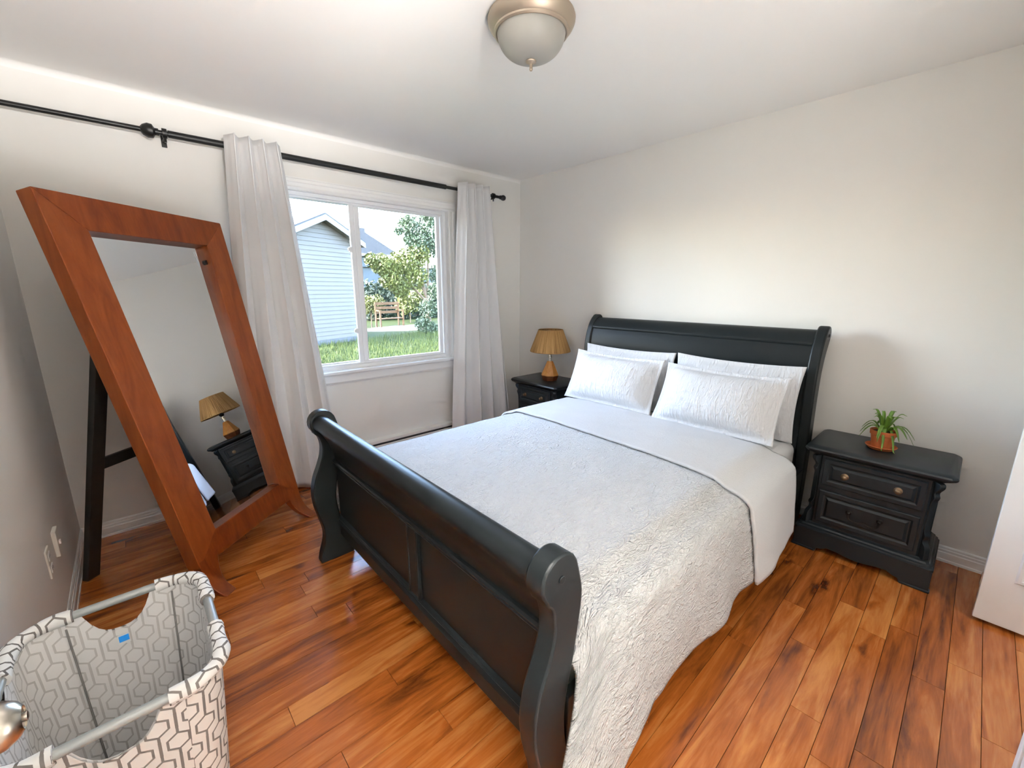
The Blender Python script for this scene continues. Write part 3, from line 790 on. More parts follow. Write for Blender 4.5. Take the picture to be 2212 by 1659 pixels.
# ------------------------------------------------------------------ table lamp
LX, LY, LZ = 0.648, -0.225, 0.5955
lamp = empty('table_lamp', (LX, LY, LZ), 'small wooden table lamp with tapered tan string shade', 'lamp')
def hexring(r, z, n=8):
    return [(LX + r * math.cos(2 * PI * (k + 0.5) / n), LY + r * math.sin(2 * PI * (k + 0.5) / n), LZ + z) for k in range(n)]
MB().rings([hexring(0.066, 0.0), hexring(0.078, 0.030), hexring(0.082, 0.046)]).build('foot', M['lampdark'], lamp, bevel=0.002)
MB().rings([hexring(0.082, 0.046), hexring(0.083, 0.052), hexring(0.030, 0.172), hexring(0.024, 0.177)]).build('base', M['lampwood'], lamp, bevel=0.002)
MB().lathe([(0.013, LZ + 0.177), (0.013, LZ + 0.205), (0.017, LZ + 0.208), (0.017, LZ + 0.222), (0.013, LZ + 0.225), (0.013, LZ + 0.235)], (LX, LY), 18).build('neck', M['brass'], lamp, smooth=40)
MB().lathe([(0.014, LZ + 0.235), (0.022, LZ + 0.246), (0.024, LZ + 0.262), (0.012, LZ + 0.266), (0.010, LZ + 0.30)], (LX, LY), 18).build('socket', M['black'], lamp, smooth=40)
nS = 144
rg = []; uv = []
for z, r0 in ((0.268, 0.180), (0.272, 0.180), (0.455, 0.110), (0.460, 0.109)):
    ring = []
    for k in range(nS):
        rr = r0 + (0.0018 if k % 2 else -0.0008) * (1 if 0.27 < z < 0.459 else 0.3)
        a = 2 * PI * k / nS
        ring.append((LX + rr * math.cos(a), LY + rr * math.sin(a), LZ + z)); uv.append((k / nS, z))
    rg.append(ring)
MB().rings(rg, caps=False, uvs=uv).build('shade', M['string'], lamp, solid=0.003)
for z, r0 in ((0.268, 0.180), (0.460, 0.109)):
    MB().tube([(LX + r0 * math.cos(a), LY + r0 * math.sin(a), LZ + z) for a in np.linspace(0, 2 * PI, 48, endpoint=False)], 0.0035, 6, closed=True).build('shade_rim', M['string'], lamp, smooth=60)
MB().tube([(LX, LY, LZ + 0.29), (LX, LY, LZ + 0.45)], 0.004, 6).tube([(LX - 0.107, LY, LZ + 0.452), (LX + 0.107, LY, LZ + 0.452)], 0.002, 6).build('harp', M['black'], lamp)

# ------------------------------------------------------------------ potted plant
PX, PY, PZ = 2.984, -0.205, 0.5955
pl = empty('potted_plant', (PX, PY, PZ), 'small green strap-leaved plant in a terracotta pot and saucer', 'plant')
MB().lathe([(0.050, PZ), (0.053, PZ + 0.002), (0.063, PZ + 0.014), (0.066, PZ + 0.018), (0.063, PZ + 0.020), (0.058, PZ + 0.015), (0.048, PZ + 0.006), (0.001, PZ + 0.006)], (PX, PY), 36).build('saucer', M['terracotta'], pl, smooth=40)
MB().lathe([(0.038, PZ + 0.007), (0.040, PZ + 0.008), (0.050, PZ + 0.075), (0.055, PZ + 0.078), (0.056, PZ + 0.100), (0.052, PZ + 0.101), (0.047, PZ + 0.096), (0.045, PZ + 0.088)], (PX, PY), 36).build('pot', M['terracotta'], pl, smooth=40)
MB().lathe([(0.046, PZ + 0.086), (0.046, PZ + 0.090), (0.001, PZ + 0.092)], (PX, PY), 24).build('soil', M['soil'], pl, smooth=40)
lr = random.Random(5)
def leaf(az, ln, lift, droop, w):
    mb = MB(); n = 9; d = Vector((math.cos(az), math.sin(az), 0)); sd_ = Vector((-d.y, d.x, 0))
    v = []
    for k in range(n + 1):
        t = k / n
        h = lift * math.sin(min(1, t * 1.15) * PI * 0.55) - droop * max(0, t - 0.35) ** 1.6
        c = Vector((PX, PY, PZ + 0.088)) + d * (0.008 + ln * t) + Vector((0, 0, h)); c.z = max(c.z, PZ + 0.006)
        ww = w * (0.45 + 1.2 * t - 1.55 * t ** 2.2) if t < 1 else 0.0006
        ww = max(ww, 0.0008)
        v += [c - sd_ * ww + Vector((0, 0, ww * 0.35)), c, c + sd_ * ww + Vector((0, 0, ww * 0.35))]
    f = []
    for k in range(n):
        for j in range(2):
            a = k * 3 + j
            f.append((a, a + 1, a + 4, a + 3))
    mb.add(v, f)
    mb.build('leaf', M['leaf'], pl, smooth=180, solid=0.0012)
for k in range(30):
    az = 2 * PI * (k / 30) + lr.uniform(-0.15, 0.15)
    up_ = lr.random()
    leaf(az, lr.uniform(0.055, 0.115) * (0.65 if up_ > 0.7 else 1), lr.uniform(0.035, 0.065) + (0.05 if up_ > 0.7 else 0), lr.uniform(0.08, 0.20) * (0.1 if up_ > 0.7 else 1), lr.uniform(0.008, 0.013))
leaf(-PI * 0.45, 0.062, 0.040, 0.30, 0.010); leaf(-PI * 0.25, 0.078, 0.035, 0.30, 0.010); leaf(-PI * 0.8, 0.10, 0.05, 0.15, 0.006)

# ================================================================== LEANING FLOOR MIRROR
th, lean = 2.298, 0.206
am = Vector((math.cos(th), math.sin(th), 0)); nm = Vector((-math.sin(th), math.cos(th), 0))
um = Vector((0, 0, math.cos(lean))) + nm * math.sin(lean)
bkm = am.cross(um)                       # normal of the mirror plane
if bkm.dot(nm) < 0: bkm = -bkm           # points to the back
OM = Vector((0.7307, -2.6612, 0.1390))
mir = empty('floor_mirror', (0.7186, -2.6490, 0), 'tall leaning floor mirror in a wide reddish brown wood frame', 'mirror')
def mp_(l, t, d=0.0): return OM + am * l + um * t + bkm * d
HM, WM, TAP = 1.6765, 0.7675, 0.0418
SS, ST, SB = 0.1457, 0.1413, 0.1239
def hw(t): return WM / 2 + TAP * t
TH = 0.070
def rail(q, name):
    """mitred board from 4 (l, t) corners; slightly pillowed edges come from the bevel"""
    f = [mp_(l, t, 0) for l, t in q]; b_ = [mp_(l, t, TH) for l, t in q]
    return MB().rings([f, b_]).build(name, M['mirror_wood'], mir, bevel=0.003)
oTL, oTR, oBR, oBL = (-hw(HM), HM), (hw(HM), HM), (hw(0), 0), (-hw(0), 0)
iTL, iTR, iBR, iBL = (-hw(HM - ST) + SS, HM - ST), (hw(HM - ST) - SS, HM - ST), (hw(SB) - SS, SB), (-hw(SB) + SS, SB)
rail([oTL, oTR, iTR, iTL], 'top_rail'); rail([oBL, iBL, iBR, oBR], 'bottom_rail')
rail([oTL, iTL, iBL, oBL], 'stile'); rail([oTR, oBR, iBR, iTR], 'stile')
gl = 0.040
MB().rings([[mp_(l, t, gl) for l, t in ((iTL[0] - .02, iTL[1] + .02), (iTR[0] + .02, iTR[1] + .02), (iBR[0] + .02, iBR[1] - .02), (iBL[0] - .02, iBL[1] - .02))],
            [mp_(l, t, gl + 0.004) for l, t in ((iTL[0] - .02, iTL[1] + .02), (iTR[0] + .02, iTR[1] + .02), (iBR[0] + .02, iBR[1] - .02), (iBL[0] - .02, iBL[1] - .02))]]).build('mirror_glass', M['mirror'], mir)
MB().rings([[mp_(l, t, d) for l, t in ((iTL[0] - .04, iTL[1] + .04), (iTR[0] + .04, iTR[1] + .04), (iBR[0] + .04, iBR[1] - .04), (iBL[0] - .04, iBL[1] - .04))] for d in (TH - 0.016, TH + 0.004)]).build('backing_board', M['mirror_dark'], mir)
# sabre feet curving forward out of the stiles
for s in (-1, 1):
    ctr = [(0.13, 0.0), (0.03, 0.0), (-0.05, 0.004), (-0.105, 0.028), (-0.142, 0.082)]
    rg = []
    for (t, fw_) in [tuple(map(float, p)) for p in spl(ctr, 4)]:
        c = OM + am * (s * (hw(0) - 0.0)) + um * t - nm * fw_
        k = (t + 0.142) / 0.272
        wv = 0.060 + 0.085 * k
        dpt = 0.040 + 0.010 * k
        o1 = c; i1 = c - am * s * wv
        b1 = nm * dpt
        rg.append([o1, i1, i1 + b1, o1 + b1])
    zmin = min(p.z for p in rg[-1])
    rg[-1] = [Vector((p.x, p.y, 0.0)) for p in rg[-1]]
    MB().rings(rg).build('foot', M['mirror_wood'], mir, smooth=50, bevel=0.004)
# easel legs and cross bar
for s in (-1, 1):
    top = mp_(s * 0.34, 1.12, TH + 0.02)
    bot = Vector((0.452, -3.352, 0.0)) if s < 0 else Vector((0.452, -3.352, 0.0)) + am * 0.62
    if s > 0: bot = Vector((max(bot.x, 0.06), bot.y, 0))
    dirv = (top - bot).normalized()
    sx = am * 0.028; sy = nm * 0.016
    MB().rings([[bot + sx + sy, bot - sx + sy, bot - sx - sy, bot + sx - sy], [top + sx + sy, top - sx + sy, top - sx - sy, top + sx - sy]]).build('easel_leg', M['mirror_dark'], mir, bevel=0.002)
def legpt(s, k):
    top = mp_(s * 0.34, 1.12, TH + 0.02)
    bot = Vector((0.452, -3.352, 0.0)) if s < 0 else Vector((0.452, -3.352, 0.0)) + am * 0.62
    if s > 0: bot = Vector((max(bot.x, 0.06), bot.y, 0))
    return bot + (top - bot) * k
cA, cB = legpt(-1, 0.50), legpt(1, 0.50)
zz = Vector((0, 0, 0.026)); nn_ = nm * 0.009
MB().rings([[cA + zz + nn_, cA - zz + nn_, cA - zz - nn_, cA + zz - nn_], [cB + zz + nn_, cB - zz + nn_, cB - zz - nn_, cB + zz - nn_]]).build('easel_crossbar', M['mirror_dark'], mir, bevel=0.002)
clip_c = mp_(iTR[0] - 0.006, iTR[1] - 0.085, gl - 0.006)
MB().rings([[clip_c + am * (0.012 * math.cos(a)) + um * (0.012 * math.sin(a)) + bkm * d for a in np.linspace(0, 2 * PI, 12, endpoint=False)] for d in (-0.004, 0.006)]).build('mirror_clip', M['iron'], mir)

# ================================================================== LAUNDRY BASKET
ba = empty('laundry_basket', (2.03, -3.16, 0), 'white laundry basket printed with grey hexagons, open at the top', 'laundry basket')
RX0, RX1, RY0, RY1, RZ = 1.805, 2.248, -3.345, -2.985, 0.60
def rrect(x0, x1, y0, y1, r, n=14, m=16):
    out = []
    for cx, cy, a0, ex, ey in ((x1 - r, y1 - r, 0, 0, 0), (x0 + r, y1 - r, 90, 0, 0), (x0 + r, y0 + r, 180, 0, 0), (x1 - r, y0 + r, 270, 0, 0)):
        for k in range(n): out.append((cx + r * math.cos(R(a0 + 90 * k / (n - 1))), cy + r * math.sin(R(a0 + 90 * k / (n - 1)))))
        # straight run to the next corner is subdivided afterwards
    res = []
    for i in range(len(out)):
        a, b_ = out[i], out[(i + 1) % len(out)]
        L_ = math.dist(a, b_); k = max(1, int(L_ / 0.012))
        for j in range(k): res.append((a[0] + (b_[0] - a[0]) * j / k, a[1] + (b_[1] - a[1]) * j / k))
    return res
rim = rrect(RX0, RX1, RY0, RY1, 0.075)
NP = len(rim)
BXc, BYc = (RX0 + RX1) / 2, (RY0 + RY1) / 2 + 0.0
def basept(p, k):      # k = 0 rim .. 1 base
    sx = 1 - 0.20 * k; sy = 1 - 0.24 * k
    return (BXc + (p[0] - BXc) * sx, BYc + (p[1] - BYc) * sy)
def scoop(p):
    d = 0.0
    if abs(p[0] - RX0) < 0.004 or abs(p[0] - RX1) < 0.004:          # long-side handles (bars parallel to y)
        t = (p[1] - (RY0 + RY1) / 2) / 0.070
        if abs(t) < 1: d = 0.075 * (1 - abs(t) ** 3.0)
    if abs(p[1] - RY0) < 0.004 or abs(p[1] - RY1) < 0.004:
        t = (p[0] - (RX0 + RX1) / 2) / 0.050
        if abs(t) < 1: d = 0.022 * (1 - abs(t) ** 4)
    return d
def shell(off, m, name, kmax=0.97):
    rows_, uv = [], []
    s = 0; us = [0]
    for i in range(NP): s += math.dist(rim[i], rim[(i + 1) % NP]); us.append(s)
    pts = rim + [rim[0]]
    for j in range(15):
        k = j / 14
        ring = []
        for i, p in enumerate(pts):
            zt = RZ - 0.002 - scoop(p)
            z = zt + (0.018 - zt) * k
            q = basept(p, 1 - z / RZ)
            cx, cy = BXc - q[0], BYc - q[1]; L_ = math.hypot(cx, cy)
            wob = 0.004 * math.sin(us[i] * 23 + 6 * z) * (0.2 + 0.8 * (1 - z / RZ))
            q = (q[0] + cx / L_ * (off + wob), q[1] + cy / L_ * (off + wob))
            ring.append((q[0], q[1], z)); uv.append((us[i], z))
        rows_.append(ring)
    return MB().rings(rows_, closed=False, uvs=uv).build(name, m, ba, smooth=180)
shell(0.0, M['hex_out'], 'cloth_outside')
shell(0.006, M['hex_in'], 'cloth_lining')
b0 = [basept(p, 0.96) for p in rim]
MB().add([(x, y, 0.004) for x, y in b0] + [(x, y, 0.020) for x, y in b0], [tuple(range(NP)), tuple(range(NP, 2 * NP))] + [(i, (i + 1) % NP, NP + (i + 1) % NP, NP + i) for i in range(NP)]).build('base', M['whitecloth'], ba)
MB().tube([(x, y, RZ) for x, y in rim], 0.0105, 10, closed=True).build('rim_bar', M['bar'], ba, smooth=60)
# cloth sleeves around the bar, broken at the four handles
run = []; runs = []
start = next(i for i in range(NP) if scoop(rim[i]) > 0 and scoop(rim[(i + 1) % NP]) == 0) + 1
uacc = 0
for k in range(NP):
    i = (start + k) % NP
    if scoop(rim[i]) == 0: run.append(i)
    elif run: runs.append(run); run = []
if run: runs.append(run)
for rn in runs:
    n = 10; rings_ = []; uv = []; s = 0; lastp = None
    for ii, i in enumerate(rn):
        p = Vector((*rim[i], RZ)); a = Vector((*rim[(i - 1) % NP], RZ)); b_ = Vector((*rim[(i + 1) % NP], RZ))
        t = (b_ - a).normalized(); e1 = Vector((t.y, -t.x, 0)); e2 = Vector((0, 0, 1))
        if lastp is not None: s += (p - lastp).length
        lastp = p
        rr = 0.0165 + 0.0015 * math.sin(s * 60)
        rings_.append([p + (e1 * math.cos(2 * PI * k / n) + e2 * math.sin(2 * PI * k / n)) * rr for k in range(n)])
        uv += [(s, 0.016 * 2 * PI * k / n) for k in range(n)]
    MB().rings(rings_, uvs=uv).build('rim_sleeve', M['hex_out'], ba, smooth=60)
for yy in (-3.262, -3.052):
    q = [(basept((RX0, yy), 1 - z / RZ)[0] + 0.010, basept((RX0, yy), 1 - z / RZ)[1], z) for z in (0.575, 0.4, 0.2, 0.03)]
    MB().tube(q, 0.0022, 6).build('seam_cord', M['cord'], ba)
q0 = basept((RX0, -3.165), 1 - 0.49 / RZ)
MB().box(q0[0] + 0.009, q0[0] + 0.011, q0[1] - 0.012, q0[1] + 0.012, 0.478, 0.506).build('sewn_tag', M['whitecloth'], ba)
MB().box(q0[0] + 0.0112, q0[0] + 0.0122, q0[1] - 0.010, q0[1] + 0.010, 0.486, 0.503).build('blue_tag', M['blue'], ba)

# ================================================================== CURTAIN ROD AND CURTAINS
XRD, ZRD = 0.092, 2.230
rod = empty('curtain_rod', (XRD, -1.7, ZRD), 'long black telescopic curtain rod above the window', 'curtain rod')
MB().tube([(XRD, YL + 0.005, ZRD), (XRD, -0.34, ZRD)], 0.0125, 14).build('inner_tube', M['rod'], rod, smooth=60)
MB().tube([(XRD, -2.72, ZRD), (XRD, -0.93, ZRD)], 0.0185, 14).build('outer_tube', M['rod'], rod, smooth=60)
def yrings(c, prof, n=16):
    return MB().rings([[(c[0] + r * math.cos(2 * PI * k / n), yy, c[2] + r * math.sin(2 * PI * k / n)) for k in range(n)] for yy, r in prof])
yrings((XRD, 0, ZRD), [(-0.345, 0.010), (-0.340, 0.017), (-0.332, 0.017), (-0.328, 0.012), (-0.318, 0.021), (-0.300, 0.025), (-0.285, 0.020), (-0.278, 0.008)]).build('finial', M['rod'], rod, smooth=50)
yrings((XRD, 0, ZRD), [(-2.835, 0.014), (-2.825, 0.026), (-2.805, 0.036), (-2.785, 0.034), (-2.775, 0.018), (-2.760, 0.018)]).build('collar', M['rod'], rod, smooth=50)
for yb in (-2.735, -0.42):
    MB().box(0.0, 0.006, yb - 0.012, yb + 0.012, ZRD - 0.05, ZRD + 0.03).box(0.0, XRD, yb - 0.006, yb + 0.006, ZRD - 0.026, ZRD - 0.016).tube([(XRD, yb - 0.010, ZRD), (XRD, yb + 0.010, ZRD)], 0.024, 14).tube([(XRD, yb, ZRD - 0.02), (XRD, yb, ZRD - 0.045)], 0.006, 8).build('bracket', M['rod'], rod, smooth=40)

def curtain(label, ty, by, folds, phase, seed, zt=2.275, zb=0.012, amp0=0.046, amp1=0.062, ease=1.0):
    c = empty('curtain', (XRD, (ty[0] + ty[1]) / 2, 0), label, 'curtain', 'pale grey grommet curtains')
    ns_, nz = 180, 46
    rows_ = []
    for j in range(nz + 1):
        t = j / nz; z = zt + (zb - zt) * t
        g = t ** ease
        y0 = ty[0] + (by[0] - ty[0]) * g; y1 = ty[1] + (by[1] - ty[1]) * g
        xc = XRD + 0.064 - 0.010 * t
        A = amp0 + (amp1 - amp0) * t
        row = []
        for i in range(ns_ + 1):
            s = i / ns_
            ph = 2 * PI * folds * s + phase
            drift = 0.5 * t * math.sin(3.0 * s + seed) 
            w = math.sin(ph + drift)
            shape = math.copysign(abs(w) ** 0.75, w)
            k = 1.0 + 0.35 * t * math.sin(5.2 * s + seed * 1.7)
            x = xc + A * shape * k * (1 - 0.25 * t)
            y = y0 + (y1 - y0) * (s + 0.012 * t * math.sin(12 * s + seed)) + 0.010 * (1 - 0.5 * t) * math.sin(2 * ph)
            row.append((max(x, 0.05), y, z))
        rows_.append(row)
    MB().rings(rows_, closed=False).build('cloth', M['curtain'], c, smooth=180, solid=0.003)
    # grommets where the cloth crosses the rod
    k = 0
    for n in range(2 * folds + 1):
        s = (n * PI - phase) / (2 * PI * folds)
        if not (0.0 <= s <= 1.0): continue
        y = ty[0] + (ty[1] - ty[0]) * s
        MB().tube([(XRD + 0.024 * math.cos(a), y, ZRD + 0.024 * math.sin(a)) for a in np.linspace(0, 2 * PI, 20, endpoint=False)], 0.0042, 6, closed=True).build('grommet', M['chrome'], c, smooth=60)
    return c
curtain('pale grey curtain panel hanging between the mirror and the window', (-2.455, -2.165), (-2.60, -1.955), 4, -0.9, 1.3)
curtain('pale grey curtain panel hanging between the window and the room corner', (-0.815, -0.505), (-0.955, -0.225), 4, -0.9, 3.4)

# ------------------------------------------------------------------ baseboard heater, outlets
bh = empty('baseboard_heater', (0.03, -1.45, 0.03), 'white electric baseboard heater under the window', 'heater')
MB().prism([(0, 0.03), (0.055, 0.03), (0.062, 0.040), (0.062, 0.145), (0.052, 0.150), (0.052, 0.165), (0.060, 0.170), (0.056, 0.190), (0.0, 0.195)], 'y', -2.02, -0.875).build('housing', M['heater'], bh)
MB().box(0.045, 0.0545, -1.99, -0.905, 0.1505, 0.1645).build('air_slot', M['slot'], bh)
for a in (-2.03, -0.885):
    MB().box(0, 0.066, a, a + 0.02, 0.028, 0.198).build('end_cap', M['heater'], bh, bevel=0.003)
ou = empty('outlet_plate', (0.93, YL, 0.36), 'cream wall outlet plate low on the left wall', 'outlet')
MB().box(0.895, 0.965, YL, YL + 0.006, 0.305, 0.42).build('plate', M['plate'], ou, bevel=0.002)
for zz_ in (0.337, 0.388):
    MB().box(0.912, 0.948, YL + 0.0058, YL + 0.008, zz_ - 0.015, zz_ + 0.015).build('socket_face', M['trim'], ou, bevel=0.002)
    for xx in (0.922, 0.937):
        MB().box(xx, xx + 0.003, YL + 0.0078, YL + 0.0085, zz_ - 0.006, zz_ + 0.006).build('slot', M['slot'], ou)
oj = empty('phone_jack', (0.735, YL, 0.36), 'cream telephone jack plate on the left wall nearer the corner', 'phone jack')
MB().box(0.70, 0.77, YL, YL + 0.014, 0.30, 0.415).build('plate', M['plate'], oj, bevel=0.003)
MB().box(0.727, 0.743, YL + 0.0138, YL + 0.020, 0.345, 0.362).build('socket', M['trim'], oj, bevel=0.002)

# ------------------------------------------------------------------ ceiling light
CLX, CLY = 1.862, -1.697
cl = empty('ceiling_light', (CLX, CLY, ZC), 'flush ceiling light with brushed metal ring and frosted glass dome', 'ceiling light')
MB().lathe([(0.160, ZC), (0.168, ZC - 0.002), (0.168, ZC - 0.008), (0.171, ZC - 0.011), (0.170, ZC - 0.020), (0.163, ZC - 0.034), (0.150, ZC - 0.048), (0.147, ZC - 0.050), (0.146, ZC - 0.056), (0.141, ZC - 0.060), (0.137, ZC - 0.060), (0.134, ZC - 0.056), (0.134, ZC - 0.045)], (CLX, CLY), 64, caps=False).build('ring', M['lampring'], cl, smooth=35)
dome = [(0.135, ZC - 0.050), (0.134, ZC - 0.062), (0.128, ZC - 0.083), (0.115, ZC - 0.106), (0.096, ZC - 0.124), (0.072, ZC - 0.137), (0.045, ZC - 0.145), (0.018, ZC - 0.148), (0.004, ZC - 0.1485)]
MB().lathe([tuple(map(float, p)) for p in spl(dome, 3)], (CLX, CLY), 64).build('dome', M['milk'], cl, smooth=60)
MB().lathe([(0.004, ZC - 0.146), (0.018, ZC - 0.147), (0.0215, ZC - 0.150), (0.020, ZC - 0.154), (0.010, ZC - 0.158), (0.0065, ZC - 0.160), (0.0060, ZC - 0.175), (0.007, ZC - 0.178), (0.0045, ZC - 0.183), (0.0005, ZC - 0.184)], (CLX, CLY), 24).build('finial', M['lampring'], cl, smooth=40)

# ================================================================== OUTDOORS
FPX = 910.71
def at(px_, py_, x):
    """point seen at photo pixel (px_, py_) standing at world distance x"""
    d = fwd + r2 * ((px_ - 1106) / FPX) - u2 * ((py_ - 829.5) / FPX)
    return CAM + d * ((x - CAM.x) / d.x)
GZ = -0.30
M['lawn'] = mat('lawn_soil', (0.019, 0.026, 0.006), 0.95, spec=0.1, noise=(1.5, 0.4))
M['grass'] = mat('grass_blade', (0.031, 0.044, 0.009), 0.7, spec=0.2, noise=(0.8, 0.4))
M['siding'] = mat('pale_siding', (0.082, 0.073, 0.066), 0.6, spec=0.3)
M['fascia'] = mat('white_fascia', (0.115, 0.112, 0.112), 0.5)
M['shingle'] = mat('grey_shingle', (0.042, 0.042, 0.045), 0.9, noise=(12, 0.3))
M['found'] = mat('foundation_block', (0.065, 0.065, 0.068), 0.9, noise=(8, 0.2))
M['bluewall'] = mat('blue_grey_house', (0.038, 0.050, 0.058), 0.7, noise=(2, 0.1))
M['hedge'] = mat('dark_hedge_leaf', (0.011, 0.024, 0.011), 0.7, noise=(2, 0.5))
M['tree'] = mat('sunlit_leaf', (0.074, 0.086, 0.016), 0.6, noise=(1.5, 0.45))
M['tree2'] = mat('cool_leaf', (0.036, 0.058, 0.028), 0.6, noise=(1.5, 0.45))
M['bark'] = mat('tree_bark', (0.12, 0.08, 0.05), 0.9, noise=(9, 0.3))
M['timber'] = mat('garden_timber', (0.115, 0.06, 0.025), 0.8, noise=(7, 0.3))
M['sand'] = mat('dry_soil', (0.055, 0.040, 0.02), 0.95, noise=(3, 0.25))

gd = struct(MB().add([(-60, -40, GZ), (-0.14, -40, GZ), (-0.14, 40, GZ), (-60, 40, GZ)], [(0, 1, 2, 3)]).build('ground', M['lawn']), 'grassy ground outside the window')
gr = random.Random(3)
mb = MB()
for k in range(15000):
    x = -5.2 - gr.random() ** 1.3 * 10.5
    y = -3.04 + gr.uniform(0.24, 0.70) * (3.23 - x)
    if (Vector((x, y, 0)) - Vector((-11.07, 2.81, 0))).dot(Vector((0.93, 0.37, 0))) < 0.06 and y < 3.0 - (x + 11.07) * 2.5: continue
    h = gr.uniform(0.05, 0.16) * (1.5 if -11.2 < x < -9.8 else 1)
    a = gr.uniform(0, PI); w = 0.010
    lx, ly = gr.uniform(-0.05, 0.05), gr.uniform(-0.05, 0.05)
    mb.add([(x - w * math.cos(a), y - w * math.sin(a), GZ), (x + w * math.cos(a), y + w * math.sin(a), GZ), (x + lx, y + ly, GZ + h)], [(0, 1, 2)])
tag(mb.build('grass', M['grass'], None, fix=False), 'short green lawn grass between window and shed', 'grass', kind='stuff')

# white clapboard shed
SE = Vector((-0.37, 0.93, 0)).normalized(); SN = Vector((0.93, 0.37, 0)).normalized(); SC = Vector((-11.07, 2.81, 0))
sh = empty('garden_shed', (-11.3, 2.0, GZ), 'white clapboard shed with a gabled roof outside the window', 'shed')
def sp(s_, d, z): return SC + SE * s_ + SN * d + Vector((0, 0, z))
PKS, HW_ = -1.19, 1.19
ZE, ZP = 2.93, 3.46
def hwid(z): return HW_ if z <= ZE else HW_ * (ZP - z) / (ZP - ZE)
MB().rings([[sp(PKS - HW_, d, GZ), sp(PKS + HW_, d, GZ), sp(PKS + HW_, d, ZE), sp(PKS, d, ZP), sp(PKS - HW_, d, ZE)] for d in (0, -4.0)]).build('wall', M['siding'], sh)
z = GZ + 0.16; bhh = 0.128
while z < ZP - 0.03:
    z1 = min(z + bhh, ZP - 0.005)
    w0, w1 = hwid(z), hwid(z1)
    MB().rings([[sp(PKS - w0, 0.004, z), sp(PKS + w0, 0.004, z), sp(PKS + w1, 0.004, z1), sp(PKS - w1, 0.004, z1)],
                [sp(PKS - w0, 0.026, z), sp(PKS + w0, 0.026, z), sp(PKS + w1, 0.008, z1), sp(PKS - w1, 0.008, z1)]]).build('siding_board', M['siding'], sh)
    z = z1
MB().rings([[sp(PKS + q, d, zz_) for q, d in ((-HW_ - .02, 0.02), (HW_ + .02, 0.02), (HW_ + .02, -0.05), (-HW_ - .02, -0.05))] for zz_ in (GZ - 0.02, GZ + 0.16)]).build('foundation', M['found'], sh)
for s_ in (-1, 1):
    OV = 0.34
    sl = (ZP - ZE) / HW_
    def rp(q, d, dz): return sp(PKS + s_ * q, d, ZP + 0.03 - sl * q + dz)
    MB().rings([[rp(0, 0.30, 0.10), rp(HW_ + OV, 0.30, 0.10), rp(HW_ + OV, 0.30, 0.15), rp(0, 0.30, 0.15)], [rp(0, -4.2, 0.10), rp(HW_ + OV, -4.2, 0.10), rp(HW_ + OV, -4.2, 0.15), rp(0, -4.2, 0.15)]]).build('roof', M['shingle'], sh)
    MB().rings([[rp(0, 0.27, -0.06), rp(HW_ + OV, 0.27, -0.06), rp(HW_ + OV, 0.27, 0.11), rp(0, 0.27, 0.11)], [rp(0, 0.30, -0.06), rp(HW_ + OV, 0.30, -0.06), rp(HW_ + OV, 0.30, 0.11), rp(0, 0.30, 0.11)]]).build('rake_board', M['fascia'], sh)
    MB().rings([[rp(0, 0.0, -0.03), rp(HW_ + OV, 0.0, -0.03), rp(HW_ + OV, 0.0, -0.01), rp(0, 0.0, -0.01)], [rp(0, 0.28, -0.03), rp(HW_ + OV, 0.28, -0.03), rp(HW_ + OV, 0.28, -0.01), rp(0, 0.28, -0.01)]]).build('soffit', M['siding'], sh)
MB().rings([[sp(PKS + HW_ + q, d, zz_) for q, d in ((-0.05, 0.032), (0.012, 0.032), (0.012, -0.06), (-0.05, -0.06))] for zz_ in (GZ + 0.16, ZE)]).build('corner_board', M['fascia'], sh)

# blue-grey neighbouring house
hA = at(790, 600, -24); hB = at(1010, 600, -24)
zt_ = at(830, 575, -24).z
ho = empty('neighbour_house', (-26, (hA.y + hB.y) / 2, GZ), 'blue-grey neighbouring house with grey roof behind the tree', 'house')
y0_, y1_ = hA.y - 6.0, hB.y + 2
MB().box(-31, -24, y0_, y1_, GZ, zt_).build('wall', M['bluewall'], ho)
rpk = at(768, 488, -23.6); rend = at(866, 552, -23.6)
rlow = 2 * rpk.y - rend.y
MB().rings([[(x_, rlow, rend.z), (x_, rend.y, rend.z), (x_, rpk.y, rpk.z)] for x_ in (-23.6, -31.4)]).build('roof', M['shingle'], ho)
MB().box(-31.2, -23.8, rlow + 0.3, rend.y - 0.3, zt_ - 0.1, rend.z).build('eave_wall', M['bluewall'], ho)
MB().box(-23.70, -23.5, rlow, rend.y, rend.z - 0.16, rend.z).build('fascia', M['fascia'], ho)
wp = at(868, 612, -23.99)
MB().box(-24.0, -23.95, wp.y - 0.7, wp.y + 0.7, wp.z - 0.5, wp.z + 0.5).build('window', M['black'], ho)
ch = at(779, 498, -25)
MB().box(-25.2, -24.8, ch.y - 0.2, ch.y + 0.2, zt_, ch.z + 0.15).build('chimney', M['shingle'], ho)

